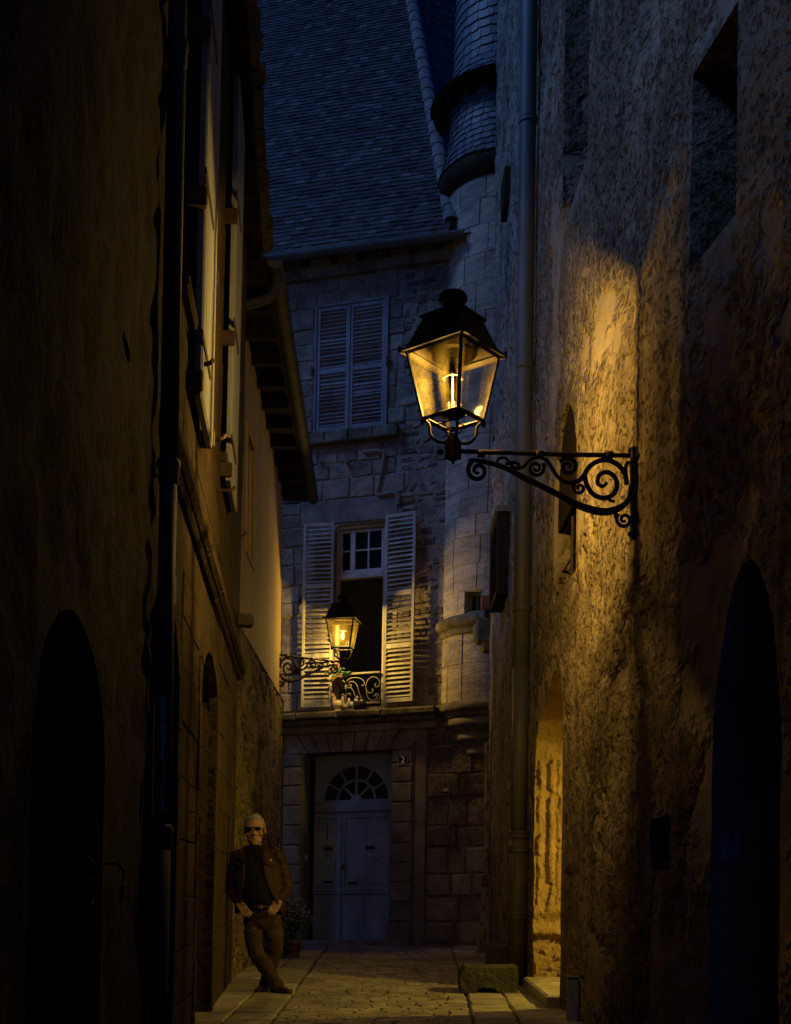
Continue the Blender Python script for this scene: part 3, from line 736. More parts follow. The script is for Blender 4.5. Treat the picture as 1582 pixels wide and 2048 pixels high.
# enamel strip on the wall beside the arch
a, z = FL.px(343, 1175)
MB().box(FL, a-.03, a+.05, z-.09, z+.07, .0, .022, .004).build('wall_plate', M['shutter_blue'], lh)
# stone-slab eave, rafters and roof
ov = .30
def eave_pt(a, d, z=8.05): return FL.pt(a, z, d)
MB().add([FL.pt(2, 8.0, .20), FL.pt(LEND+.1, 8.0, .20), FL.pt(LEND+.1, 10.6, -2.6), FL.pt(2, 10.6, -2.6)], [(0, 1, 2, 3)]).build('roof', M['lauze'], lh)
MB().box(FL, 2, LEND+.08, 7.92, 7.98, -.3, .17, .01).build('soffit_board', M['blackwood'], lh)
a = 5.0
while a < LEND + .05:
    w = R.uniform(.16, .34); e = min(a + w, LEND + .12)
    for lay in range(2):
        d = .235 + lay * .02 + R.uniform(-.03, .035)
        MB().box(FL, a + R.uniform(-.03, .02), e - .008, 7.985 + lay*.045, 8.022 + lay*.045, -.25, d, .012, .014).build('eave_slab', M['lauze'], lh)
    a = e
a = 5.1
while a < LEND:
    MB().box(FL, a, a+.08, 7.80, 7.917, -.1, .16, .01).build('rafter_end', M['blackwood'], lh); a += .55

# left drainpipe
lp = thing('drainpipe', 'dark cast iron drainpipe with a collar on the near left wall', 'drainpipe', tuple(FL.pt(5.85, 0, .07)))
def lpp(z): return FL.pt(5.80, z, .065) + np.array([-.002*z, 0, 0])
MB().tube([lpp(z) for z in (1.35, 3.15)], .043, 16).build('pipe', M['castiron'], lp, True)
MB().tube([lpp(z) for z in (3.12, 5.7, 7.9)], .046, 16).build('pipe', M['castiron'], lp, True)
MB().tube([lpp(z) for z in (.0, 1.38)], .048, 16).build('cast_foot', M['castiron'], lp, True)
for z in (3.13, 1.36, 5.15):
    MB().lathe([(.042, -.10), (.050, -.09), (.051, -.03), (.056, -.02), (.058, .0), (.056, .02), (.042, .03)], lpp(z), 18).build('collar', M['castiron'], lp, True)
    MB().tube([lpp(z-.07) + (-.12, 0, 0), lpp(z-.07) + (.0, -.075, 0)], .009, 6).build('bracket', M['iron'], lp)
sticker = surf('torn_paper', (.30, .28, .24), (.5, .47, .42), 20, .9, .2, 50, .004)
for py, w, h in ((1403, .5, .05), (1418, .7, .09), (1432, .45, .05), (1470, .5, .11), (1500, .35, .10), (1552, .3, .13), (1590, .25, .09), (1612, .3, .06)):
    z = CAMZ + (HOR - py) / PF * 5.8; c = lpp(z); mb = MB(); V = []
    aa = -1.45 + R.uniform(-.3, .3)
    for zz in (-h/2, 0, h/2):
        for k in range(5): t = aa - w/2 + w*k/4 + R.uniform(-.06, .06); V.append(c + np.array([.0445*math.cos(t) if z > 1.38 else .0495*math.cos(t), .0445*math.sin(t) if z > 1.38 else .0495*math.sin(t), zz + R.uniform(-.01, .01)]))
    mb.add(V, [(r*5+k, r*5+k+1, r*5+k+6, r*5+k+5) for r in range(2) for k in range(4)]).build('torn_sticker', sticker, lp)
# iron hooks
for px, py, lab in ((140, 1745, 'iron ring hook lowest on the wall at far left'), (207, 1755, 'iron ring hook just left of the left drainpipe'), (377, 1640, 'small iron hook between the two arched left doors')):
    a, z = FL.px(px, py); t = thing('wall_hook', lab, 'hook', tuple(FL.pt(a, z)), 'iron hooks on the left wall')
    MB().tube(smooth_path([FL.pt(a, z+.05, -.02), FL.pt(a, z+.05, .05), FL.pt(a+.0, z+.02, .075), FL.pt(a, z-.03, .07)], 4), .006, 6).build('pin', M['iron'], t)
    MB().tube([FL.pt(a + .035*math.cos(q), z - .06 + .045*math.sin(q), .07) for q in np.linspace(0, 2*math.pi, 17)], .005, 6, False).build('ring', M['iron'], t)

# ------------------------------------------------------------------ plastered left house
ph = thing('plastered_house', 'smooth ochre plastered house above crumbling masonry behind the standing man', 'building', (-1.8, 16, 0))
PEND = 19.5
def zeave(a): return 7.78 - .058 * (a - LEND)
zb0 = F2.px(474, 1240)[1]; zb1 = F2.px(550, 1400)[1]
def dispP(A, Z):
    P = np.stack([A, Z, np.zeros(len(A))], 1); return .012*(fbm(P*.8+3, 2)-.5)
def dispQ(A, Z):
    P = np.stack([A, Z, np.zeros(len(A))], 1); n = fbm(P*6+9, 3)
    return .05 + .06*(fbm(P*1.3+3, 2)-.5) + .04*(fbm(P*5+3, 3)-.5) - .03*np.clip((n-.53)/.06, 0, 1) + .02*(fbm(P*15, 2)-.5)
pa0, pa1 = F2.px(492, 1000)[0], F2.px(507, 1000)[0]
HP = {'blind': [(pa0, F2.px(495, 1105)[1]), (pa1, F2.px(495, 1105)[1]), (pa1, F2.px(492, 850)[1]), (pa0, F2.px(492, 850)[1])],
      'blind2': [(F2.px(466.5, 1000)[0], F2.px(470, 1020)[1]), (F2.px(473, 1000)[0], F2.px(470, 1020)[1]), (F2.px(473, 1000)[0], F2.px(469, 830)[1]), (F2.px(466.5, 1000)[0], F2.px(469, 830)[1])]}
LEDGE = 4.02
wall_grid('plaster_wall', F2, LEND - .3, PEND, LEDGE, 7.9, .09, [HP['blind']], dispP, M['plaster'], ph)
opening(ph, F2, HP['blind'], .10, M['plaster'], M['darkwood'])
HQ = {'slot': [(F2.px(483, 1500)[0], F2.px(483, 1515)[1]), (F2.px(494, 1500)[0], F2.px(494, 1545)[1]), (F2.px(494, 1500)[0], F2.px(494, 1475)[1]), (F2.px(483, 1500)[0], F2.px(483, 1460)[1])]}
wall_grid('masonry_base', F2, LEND - .3, PEND + .02, -.06, LEDGE + .01, .06, list(HQ.values()), dispQ, M['rough_left'], ph)
opening(ph, F2, HQ['slot'], .25, M['rough_left'], M['void'], .0)
MB().add([F2.pt(LEND-.3, LEDGE+.005, -.1), F2.pt(PEND+.02, LEDGE+.005, -.1), F2.pt(PEND+.02, LEDGE-.005, .055), F2.pt(LEND-.3, LEDGE-.005, .055)], [(0, 1, 2, 3)]).build('base_ledge', M['rough_left'], ph)
MB().add([F2.pt(PEND, -.06, .02), F2.pt(PEND, 7.9, .0), F2.pt(PEND, 7.9, -4), F2.pt(PEND, -.06, -4)], [(0, 1, 2, 3)]).build('end_wall', M['rough_left'], ph)
for (b, nm) in ((HP['blind'], 'window_frame'),):
    a0, a1, z0, z1 = b[0][0], b[1][0], b[0][1], b[2][1]
    for (x0, x1, y0, y1) in ((a0-.06, a0, z0-.06, z1+.06), (a1, a1+.06, z0-.06, z1+.06), (a0+.002, a1-.002, z1, z1+.06), (a0+.002, a1-.002, z0-.06, z0)):
        MB().box(F2, x0, x1, y0, y1, -.02, .025, .008).build(nm, M['plaster'], ph)
    for k in range(4): MB().box(F2, a0+.01+(a1-a0-.02)*k/4+.004, a0+.01+(a1-a0-.02)*(k+1)/4-.004, z0+.01, z1-.01, -.095, -.06, .008).build('blind_board', M['shutter_blue'], ph)
# eave: soffit boards, rafters, roof skin, half-round gutter in lengths
OV = .42
FE = Frame(F2.pt(LEND, zeave(LEND)), np.array(F2.E) + np.array([0, 0, -.058]), (0, 0, 1), F2.N)
MB().add([FE.pt(-.1, .06, OV-.02), FE.pt(PEND-LEND+.25, .06, OV-.02), FE.pt(PEND-LEND+.25, 2.2, -2.8), FE.pt(-.1, 2.2, -2.8)], [(0, 1, 2, 3)]).build('roof', M['tile'], ph)
x = -.1
while x < PEND - LEND + .2:
    MB().box(FE, x, x + .235, .018, .04, -.1, OV - .03, .004).build('soffit_board', M['blackwood'], ph); x += .24
x = .05
while x < PEND - LEND + .2:
    MB().box(FE, x, x+.085, -.105, .015, -.1, OV-.06, .01).build('rafter_end', M['blackwood'], ph); x += .62
def gutter(parent, Fr, x0, x1, z, d, r, nseg, mat, n=10):
    L = (x1 - x0) / nseg
    for k in range(nseg):
        mb = MB(); V = []; a0, a1 = x0 + L*k, x0 + L*(k+1) + .0
        for a in (a0, a1):
            for rr in (r, r - .006):
                for i in range(n + 1):
                    t = math.pi + math.pi * i / n; V.append(Fr.pt(a, z + rr*math.sin(t), d + rr*math.cos(t)))
        m = n + 1; F = []
        for i in range(n):
            F += [(i, i+1, 2*m+i+1, 2*m+i), (m+i+1, m+i, 3*m+i, 3*m+i+1), (i+1, i, m+i, m+i+1), (2*m+i, 2*m+i+1, 3*m+i+1, 3*m+i)]
        F += [(0, 2*m, 3*m, m), (m-1, 2*m-1, 4*m-1, 3*m-1)]
        mb.add(V, F).build('gutter_length', mat, parent, False)
        sm = MB(); V = []
        for a in (a1 - .02, a1 + .02):
            for i in range(n + 1):
                t = math.pi + math.pi * i / n; V.append(Fr.pt(a, z + (r+.006)*math.sin(t), d + (r+.006)*math.cos(t)))
        sm.add(V, [(i, i+1, m+i+1, m+i) for i in range(n)]).build('gutter_joint', mat, parent)
gutter(ph, FE, -.1, PEND-LEND+.28, .02, OV+.06, .085, 9, M['shaded_gutter'])
for a in (-.1, PEND-LEND+.28): MB().add([FE.pt(a, .02 + .084*math.sin(math.pi+math.pi*i/10), OV+.06+.084*math.cos(math.pi+math.pi*i/10)) for i in range(11)], [tuple(range(11))]).build('gutter_end', M['zinc'], ph)
sp = smooth_path([FE.pt(.02, -.05, OV+.06), FE.pt(.02, -.20, OV+.06), FE.pt(.02, -.30, OV+.0), FE.pt(.02, -.36, OV-.14), FE.pt(.02, -.40, .1), FE.pt(.02, -.42, -.05)], 5)
MB().tube(sp, .055, 14).build('swan_neck_pipe', M['shaded_gutter'], ph, True)

# ------------------------------------------------------------------ house closing the street
bh = thing('stone_house', 'old stone house with louvred shutters and blue door closing the street', 'building', (-.4, 20.6, 0))
B = FB.px
def bs(px, py=1000, d=0.0): return B(px, py, d)[0]
def bz(py, px=710, d=0.0): return B(px, py, d)[1]
rb = random.Random(5)
# openings: door recess and tall window
dl, dr_, dtop = bs(606, 1700), bs(781, 1700), bz(1502)
wl_, wr_, wb, wt = bs(670, 1200), bs(769, 1200), bz(1415), bz(1047, 720)
HB = {'door': [(dl, -.06), (dr_, -.06), (dr_, dtop), (dl, dtop)], 'win': [(wl_, wb), (wr_, wb), (wr_, wt), (wl_, wt)]}
def dispB(A, Z):
    P = np.stack([A, Z, np.zeros(len(A))], 1); return -.016 + .02*(fbm(P*2+3, 2)-.5) + .022*(fbm(P*9+1, 3)-.5)
zeB = bz(540, 700)
wall_grid('wall', FB, -.5, 4.2, -.06, zeB + .25, .055, list(HB.values()), dispB, M['facade_mortar'], bh, .05)
opening(bh, FB, HB['door'], .34, M['surround'], M['void'], -.02)
opening(bh, FB, HB['win'], .24, M['facade'], M['void'], -.02, back=False)
# dark room behind the open window
rm = MB()
q = [(wl_ - .8, wb - .3), (wr_ + .8, wb - .3), (wr_ + .8, wt + .3), (wl_ - .8, wt + .3)]
rm.strip(FB, q, -.242, -2.6); rm.add([FB.pt(a, z, -2.6) for a, z in q], [(0, 1, 2, 3)])
for (a0, a1, z0, z1) in ((q[0][0], wl_, q[0][1], q[2][1]), (wr_, q[1][0], q[0][1], q[2][1]), (wl_, wr_, q[0][1], wb), (wl_, wr_, wt, q[2][1])):
    rm.add([FB.pt(a0, z0, -.242), FB.pt(a1, z0, -.242), FB.pt(a1, z1, -.242), FB.pt(a0, z1, -.242)], [(0, 1, 2, 3)])
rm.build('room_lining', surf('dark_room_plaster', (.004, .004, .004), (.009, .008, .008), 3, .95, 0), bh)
# coursed stones
ctop = bz(1418)
uw = (bs(628, 730), bs(776, 730), bz(868, 700), bz(606, 700))
sill = (bs(606, 870), bs(798, 870), bz(888, 700), bz(858, 700))
lint = (bs(602, 1020), bs(796, 1020), bz(1046, 700), bz(996, 700))
win = (wl_ - .005, wr_ + .005, ctop - .5, wt + .01)
ex = [uw, sill, lint, win]
zkeys = sorted([ctop, lint[2], lint[3], sill[2], sill[3], uw[3], zeB])
smax = bs(900, 900); rub0 = bs(800, 900)
zz = subdivided(zkeys, .24, .36, rb); ns = 0
for z0, z1 in zip(zz[:-1], zz[1:]):
    for x, y in free_intervals(-.05, smax, z0, z1, ex):
        parts = [(x, min(y, rub0 + rb.uniform(-.1, .1)), 0), (max(x, rub0), y, 1)] if x < rub0 < y else [(x, y, int(x >= rub0))]
        for p0, p1, rubble in parts:
            if p1 - p0 < .05: continue
            rows = [(z0, z1)] if not rubble else [(z0, z0+(z1-z0)*.5), (z0+(z1-z0)*.5, z1)]
            for r0, r1 in rows:
                cuts = subdivided([p0, p1], .34 if not rubble else .14, .62 if not rubble else .3, rb)
                for a, b in zip(cuts[:-1], cuts[1:]):
                    g = rb.uniform(.006, .016); j = .010 if not rubble else .022
                    if rubble and rb.random() < .03: continue
                    MB().box(FB, a+g, b-g, r0+g, r1-g, -.08, rb.uniform(-.008, .016) - .01*rubble, .016 + .012*rubble, j).build('wall_stone', M['rubble'] if rubble and rb.random() < .6 else M['facade'], bh); ns += 1
# eave band: dark wall plate, rafter stubs
MB().box(FB, -.5, smax + .6, bz(552, 700), bz(500, 700), -.1, .12, .03, .01).build('eave_moulding', M['mould'], bh)
for px in (560, 610, 665, 720, 770, 825, 870):
    a, z = B(px, 545 - (px-560)*.14); MB().box(FB, a, a+.13, z - .06, z + .10, -.1, .20, .02, .01).build('rafter_end', M['darkwood'], bh)
# upper window: closed louvred shutters in a frame
def shutter_leaf(Fr, a0, a1, z0, z1, rails, n_sl, mat, label=None, th=.035, st=.055):
    """stiles and rails as the part, each slat its own sub-part"""
    f = MB()
    f.box(Fr, a0, a0+st, z0, z1, 0, th, .005, .001); f.box(Fr, a1-st, a1, z0, z1, 0, th, .005, .001)
    zs_ = [z0] + rails + [z1]
    edges = [(z0, z0+st*1.5)] + [(r-st*.8, r+st*.8) for r in rails] + [(z1-st*1.2, z1)]
    for (c0, c1) in edges: f.box(Fr, a0+st+.001, a1-st-.001, c0, c1, .002, th-.003, .005)
    o = f.build('shutter', mat, bh)
    if label: o['label'] = label
    w = a1 - a0 - 2*st + .01; hgt = .062
    sm = MB(); V = [(-w/2, -.002, -hgt/2), (w/2, -.002, -hgt/2), (w/2, .006, -hgt/2+.004), (-w/2, .006, -hgt/2+.004)]
    # a slat: thin board tilted, its foot outward
    c, s_ = math.cos(math.radians(48)), math.sin(math.radians(48)); bx = []
    for (yy, zz_) in ((-.004, -hgt/2), (.004, -hgt/2), (.004, hgt/2), (-.004, hgt/2)):
        bx.append((yy*c - zz_*s_*-1, yy*-s_*-1 + zz_*c))
    V = [(-w/2, p[0], p[1]) for p in bx] + [(w/2, p[0], p[1]) for p in bx]
    me = sm.add(V, [(0, 1, 2, 3), (7, 6, 5, 4), (0, 4, 5, 1), (1, 5, 6, 2), (2, 6, 7, 3), (3, 7, 4, 0)]).mesh('slat', mat)
    spans = [(e0[1], e1[0]) for e0, e1 in zip(edges[:-1], edges[1:])]; tot = sum(b - a for a, b in spans)
    for (c0, c1) in spans:
        n = max(2, round(n_sl * (c1 - c0) / tot))
        for k in range(n):
            m = Fr.mat((a0+a1)/2, c0 + (c1-c0)*(k+.5)/n, th*.45) @ Matrix.Rotation(R.gauss(0, .012), 4, 'Y') @ Matrix.Rotation(R.gauss(0, .10) + (.5 if R.random() < .04 else 0), 4, 'X')
            link('slat', me, o, m)
    return o
SU = Frame(FB.pt(0, 0, -.02), FB.E, FB.U, FB.N)
uz0, uz1 = bz(858, 700), bz(608, 700); um = bs(699, 730)
fr = MB()
for (a0, a1, z0, z1) in ((bs(629, 730), bs(634, 730), uz0-.02, uz1+.04), (bs(770, 730), bs(776, 730), uz0-.02, uz1+.04), (bs(634.2, 730), bs(769.8, 730), uz1, uz1+.04)): fr.box(FB, a0, a1, z0, z1, -.08, .03, .006)
fr.build('window_frame', M['shutter_blue'], bh)
MB().box(FB, bs(634, 730), bs(770, 730), uz0, uz1, -.09, -.06).build('window_backing', M['void'], bh)
shutter_leaf(SU, bs(634.5, 730), um - .012, uz0, uz1 - .005, [bz(741, 670)], 29, M['shutter_blue'], 'left closed louvred shutter of the upper window')
shutter_leaf(SU, um + .012, bs(769.5, 730), uz0, uz1 - .005, [bz(741, 670)], 29, M['shutter_blue'], 'right closed louvred shutter of the upper window')
MB().box(SU, um - .010, um + .010, uz0, uz1 - .01, .01, .05, .005).build('meeting_strip', M['shutter_blue'], bh)
def stay(px, py, s=1.0):
    a, z = B(px, py, .03); mb = MB()
    for sg in (1, -1):
        pth = [FB.pt(a + p[0]*.09*s, z + sg*p[1]*.09*s, .035) for p in [(0, 0), (.25, .35), (.1, .8), (-.25, .9), (-.35, .6), (-.12, .5)]]
        mb.tube(smooth_path(pth, 4), .012*s, 5)
    mb.ell(FB.pt(a, z, .03), (.035*s, .03*s, .05*s)); mb.build('shutter_stay', M['iron'], bh)
stay(625, 742); stay(776, 722); stay(600, 1200, 1.0)
for k, (a, b) in enumerate(zip(np.linspace(sill[0], sill[1], 5)[:-1], np.linspace(sill[0], sill[1], 5)[1:])):
    MB().box(FB, a+.002, b-.002, bz(886, 700), bz(862, 700), -.08, .13, .02, .006).build('sill_stone', M['mould'], bh)
MB().box(FB, lint[0]+.01, lint[1]-.01, lint[2], lint[3]-.01, -.1, .022, .02, .02).build('window_lintel', M['surround'], bh)
for (a, b, z0, z1) in ((wl_-.005, wl_+.055, wb, wt), (wr_-.05, wr_+.01, wb, wt), (wl_+.058, wr_-.053, wt-.06, wt)):
    MB().box(FB, a, b, z0, z1, -.15, -.06, .006).build('window_frame', M['shutter'], bh)
# transom light over the open casements
tz0, tz1 = bz(1143, 720), bz(1056, 720); a0, a1 = wl_ + .058, wr_ - .053; am = bs(703, 1100)
tf = MB(); TD = (-.14, -.08)
for (x0, x1, y0, y1) in ((a0, a0+.035, tz0, tz1), (a1-.04, a1, tz0, tz1), (am-.045, am+.045, tz0, tz1), (a0+.036, am-.046, tz0, tz0+.06), (a0+.036, am-.046, tz1-.045, tz1), (am+.046, a1-.041, tz0, tz0+.06), (am+.046, a1-.041, tz1-.045, tz1)):
    tf.box(FB, x0, x1, y0, y1, *TD, .008)
tw = tf.build('transom_window', M['window_paint'], bh)
zm = (tz0 + tz1)/2 + .02
for (x0, x1) in ((a0+.036, am-.046), (am+.046, a1-.041)):
    MB().box(FB, x0, x1, zm-.014, zm+.014, -.13, -.095, .004).build('glazing_bar', M['window_paint'], tw)
xm = (am + .046 + a1 - .041)/2
MB().box(FB, xm-.014, xm+.014, tz0+.061, tz1-.046, -.128, -.092, .004).build('glazing_bar', M['window_paint'], tw)
for (x0, x1, y0, y1) in ((a0+.036, am-.046, tz0+.06, zm-.014), (a0+.036, am-.046, zm+.014, tz1-.045), (am+.046, xm-.014, tz0+.06, zm-.014), (xm+.014, a1-.041, tz0+.06, zm-.014), (am+.046, xm-.014, zm+.014, tz1-.045), (xm+.014, a1-.041, zm+.014, tz1-.045)):
    MB().box(FB, x0, x1, y0, y1, -.122, -.116).build('pane', M['glass'], tw)
MB().box(FB, a0, a1, tz0-.10, tz0-.003, -.15, -.055, .012).build('transom_bar', M['window_paint'], bh)
# open louvred leaves folded back on the wall, standing a little off it
def leaf_frame(s_hinge, ang, sgn):
    E = np.array(FB.E)/np.linalg.norm(FB.E); c, s_ = math.cos(ang), math.sin(ang)
    return Frame(FB.pt(s_hinge, 0, .045), E*c + np.array(FB.N)*s_*sgn, FB.U, np.array(FB.N)*c - E*s_*sgn)
LF = leaf_frame(bs(668, 1230), math.radians(7), -1)
wl0 = bs(668, 1230) - bs(609, 1230)
lz0, lz1 = bz(1416, 640), bz(1050, 640)
shutter_leaf(LF, -wl0, 0, lz0, lz1, [lz0+(lz1-lz0)*.28, lz0+(lz1-lz0)*.66], 38, M['shutter'], 'left open louvred shutter behind the far lantern', st=.05)
RF_ = leaf_frame(bs(771, 1230), math.radians(9), 1)
wr0 = bs(834, 1230) - bs(771, 1230)
rz0, rz1 = bz(1406, 800), bz(1030, 800)
shutter_leaf(RF_, 0, wr0, rz0, rz1, [rz0+(rz1-rz0)*.30, rz0+(rz1-rz0)*.58], 38, M['shutter'], 'right open louvred shutter of the tall window', st=.05)
# wrought railing
rl0, rl1, rzb, rzt = wl_ + .06, wr_ - .055, bz(1408, 715), bz(1349, 715)
RD = .0
rail = MB().box(FB, rl0, rl1, rzt, rzt+.035, RD-.02, RD+.02, .006).build('balcony_railing', M['railiron'], bh)
MB().box(FB, rl0, rl1, rzb-.01, rzb+.03, RD-.02, RD+.02, .006).build('bottom_rail', M['railiron'], rail)
ZW = lambda zx, zy: B(640 + zx/11.3, 1330 + zy/11.3, RD)
scrolls = [[(585, 880), (585, 430)], [(590, 470), (620, 350), (720, 295), (850, 290), (960, 330), (1005, 410), (975, 465), (935, 450)],
           [(590, 430), (610, 500), (660, 520), (710, 480), (690, 440), (655, 470)], [(690, 500), (760, 610), (800, 730), (800, 800)],
           [(645, 450), (660, 390), (740, 375), (820, 430), (870, 560), (920, 720), (1000, 840)],
           [(580, 470), (550, 380), (470, 335), (390, 350)], [(585, 430), (560, 510), (500, 530), (460, 480), (500, 460)], [(330, 490), (400, 410), (480, 405), (525, 450), (500, 490)], [(470, 540), (400, 620), (350, 720)],
           [(1050, 600), (1040, 460), (1090, 330), (1200, 265), (1310, 310), (1350, 400), (1320, 480), (1260, 490), (1240, 440), (1270, 425)],
           [(1050, 560), (1060, 680), (1110, 770), (1200, 800), (1270, 770), (1290, 720), (1250, 690), (1225, 705)], [(1060, 590), (1110, 630), (1180, 615), (1200, 560), (1170, 540)], [(1215, 690), (1280, 650), (1340, 700), (1340, 770), (1280, 840)],
           [(585, 800), (560, 700), (510, 660), (460, 690)], [(590, 700), (640, 640), (690, 670), (670, 690)], [(585, 850), (540, 805), (495, 830)], [(590, 850), (640, 800), (680, 820)]]
for sc_ in scrolls:
    P2 = [ZW(*p) for p in sc_]
    MB().tube(smooth_path([FB.pt(a, z, RD) for a, z in P2], 5), .009, 5).build('scroll', M['railiron'], rail, True)
# cornice over the ground floor
ca0, ca1 = -.35, bs(876, 1440)
cz = bz(1442, 700)
cuts = subdivided([ca0, ca1], .75, 1.1, rb)
for a, b in zip(cuts[:-1], cuts[1:]):
    MB().box(FB, a+.002, b-.002, cz+.03, cz+.15, -.1, .27+rb.uniform(-.012, .012), .025, .008).build('cornice_stone', M['mould'], bh)
    MB().box(FB, a+.002, b-.002, cz-.06, cz+.027, -.1, .19, .05, .004).build('cornice_stone', M['mould'], bh)
    MB().box(FB, a+.002, b-.002, cz-.20, cz-.063, -.1, .085, .02, .003).build('cornice_stone', M['surround'], bh)
# flat arch of wedge stones over the door
vz0, vz1 = bz(1503, 700), cz - .205
va0, va1 = bs(575, 1480), bs(850, 1480); n = 9; mid = (dl + dr_)/2
for k in range(n):
    t0, t1 = k/n, (k+1)/n
    b0 = dl - .12 + (dr_ - dl + .24)*t0 + .007; b1 = dl - .12 + (dr_ - dl + .24)*t1 - .007
    u0 = mid + (b0 - mid)*1.32 + .004; u1 = mid + (b1 - mid)*1.32 - .004
    if k == 0: u0 = va0; b0 = dl - .32
    if k == n-1: u1 = va1; b1 = dr_ + .32
    MB().prism(FB, [(b0, vz0), (b1, vz0), (u1, vz1), (u0, vz1)], -.05, .045).build('wedge_stone', M['surround'], bh)
# banded quoins left and right of the door
q_z = [bz(y_, 700) for y_ in (1890, 1845, 1805, 1766, 1728, 1688, 1648, 1608, 1568, 1530, 1504)]
for (a0, a1) in ((bs(566, 1700), dl - .004), (dr_ + .004, bs(826, 1700))):
    for i, (z0, z1) in enumerate(zip(q_z[:-1], q_z[1:])):
        base = i < 1
        MB().box(FB, a0 - (.03 if base else 0), a1 - .03, z0+(.012 if i else -.05), z1-.012, -.06, .055 + (.03 if base else 0), .016, .004).build('quoin_stone', M['surround'], bh)
    MB().box(FB, a0, a1 - .002, -.05, vz0 - .003, -.06, .022, .006).build('door_pilaster', M['surround'], bh)
MB().box(FB, bs(829, 1700), bs(851, 1700), -.05, vz1, -.06, .03, .01).build('pilaster_strip', M['surround'], bh)
MB().box(FB, -.1, bs(563, 1700), -.05, vz1, -.06, .03, .01).build('pilaster_strip', M['surround'], bh)
# masonry right of the door, under the turret
for z0, z1 in (lambda c: zip(c[:-1], c[1:]))(subdivided([0, cz], .33, .46, rb)):
    cuts = subdivided([bs(853, 1700), bs(985, 1700)], .3, .6, rb)
    for a, b in zip(cuts[:-1], cuts[1:]): MB().box(FB, a+.010, b-.010, z0+.010, z1-.010, -.08, rb.uniform(.0, .035), .022, .014).build('wall_stone', M['rubble'] if z0 > 1.3 else M['facade'], bh)
# threshold
for k in range(3):
    w = (dr_ - dl + .3)/3; MB().box(FB, dl - .05 + w*k + .002, dl - .05 + w*(k+1) - .002, -.05, .055, -.34, .16, .012, .004).build('threshold_stone', M['surround'], bh)
# blue double door with fanlight
DD = -.27
dz0, dz1 = bz(1884, 700, DD), bz(1625, 700, DD)
xl, xs, xr = dl + .005, B(681, 1750, DD)[0], dr_ - .005
xl = max(xl, B(627, 1750, DD)[0])
def panel_leaf(a0, a1, joints, nm, lab):
    zmid = bz(1786, 700, DD)
    o = MB().box(FB, a0, a1, dz0, dz1, DD-.05, DD, .004).build(nm, M['blue_door'], bh); o['label'] = lab
    st = .075
    for (x0, x1, y0, y1) in ((a0, a0+st, zmid+.03, dz1), (a1-st, a1, zmid+.03, dz1), (a0+st+.001, a1-st-.001, dz1-.10, dz1), (a0+st+.001, a1-st-.001, zmid+.03, zmid+.11)):
        MB().box(FB, x0, x1, y0, y1, DD-.01, DD+.022, .008).build('door_rail', M['blue_door'], o)
    MB().box(FB, a0, a1, zmid-.02, zmid+.027, DD-.01, DD+.035, .012).build('door_moulding', M['blue_door'], o)
    cs = [a0+st+.012] + joints + [a1-st-.012]
    for b0, b1 in zip(cs[:-1], cs[1:]): MB().box(FB, b0+.002, b1-.002, zmid+.12, dz1-.112, DD-.01, DD+.010, .005).build('door_panel', M['blue_door'], o)
    cs = [a0+.004] + joints + [a1-.004]
    for b0, b1 in zip(cs[:-1], cs[1:]): MB().box(FB, b0+.003, b1-.003, dz0+.02, zmid-.023, DD-.01, DD+.012, .005).build('door_panel', M['blue_door'], o)
    return o
lf = panel_leaf(xl, xs-.006, [], 'door_leaf', 'narrow left leaf of the blue door')
rf = panel_leaf(xs+.006, xr, [B(733, 1700, DD)[0]], 'door_leaf', 'wide right leaf of the blue door')
MB().box(FB, xs-.018, xs+.018, dz0+.02, dz1-.02, DD-.01, DD+.04, .008).build('door_cover_strip', M['blue_door'], bh)
def dbox(px, py, w, h, nm, mat, par, th=.03):
    a, z = B(px, py, DD); o = MB().box(FB, a-w/2, a+w/2, z-h/2, z+h/2, DD-.005, DD+th, .006).build(nm, mat, par); return o
dbox(657, 1698, .17, .05, 'letter_slot', M['void'], lf); dbox(657, 1692, .20, .02, 'slot_flap', M['zinc'], lf, .036); dbox(657, 1764, .16, .035, 'letter_slot', M['void'], lf)
dbox(741, 1695, .17, .05, 'letter_slot', M['void'], rf); dbox(706, 1766, .17, .03, 'letter_slot', M['void'], rf); dbox(753, 1717, .08, .035, 'name_plate', M['zinc'], rf, .02)
dbox(687, 1734, .05, .07, 'lock', M['iron'], rf, .05); dbox(658, 1711, .17, .012, 'slot_edge', M['zinc'], lf, .024)
a, z = B(656, 1662, DD); MB().tube(smooth_path([FB.pt(a, z+.13, DD), FB.pt(a, z+.12, DD+.05), FB.pt(a, z-.12, DD+.05), FB.pt(a, z-.13, DD)], 4), .012, 6).build('pull_handle', M['iron'], lf)
# door head: transom, fanlight board with round opening, bars
tz = bz(1605, 700, DD)
MB().box(FB, xl, xr, dz1+.003, tz-.004, DD-.05, DD+.05, .02).build('door_transom', M['blue_door'], bh)
fc = (B(712, 1598, DD)[0], tz + .045); fro = 67/PF*20.9
topz = dtop - .002
poly_o = []; nn = 24
fan = MB(); V = []; F = []
ring = [(fc[0] + fro*math.cos(math.pi*k/nn), fc[1] + fro*math.sin(math.pi*k/nn)) for k in range(nn+1)]
outer = []
for k in range(nn+1):
    a = math.pi*k/nn; c_, s_ = math.cos(a), math.sin(a)
    t = min([((xr if c_ > 0 else xl) - fc[0])/c_ if abs(c_) > 1e-6 else 1e9, (topz - fc[1])/s_ if s_ > 1e-6 else 1e9])
    outer.append((fc[0]+c_*t, fc[1]+s_*t))
for k in range(nn+1): V += [FB.pt(*ring[k], DD), FB.pt(*outer[k], DD), FB.pt(*ring[k], DD-.06)]
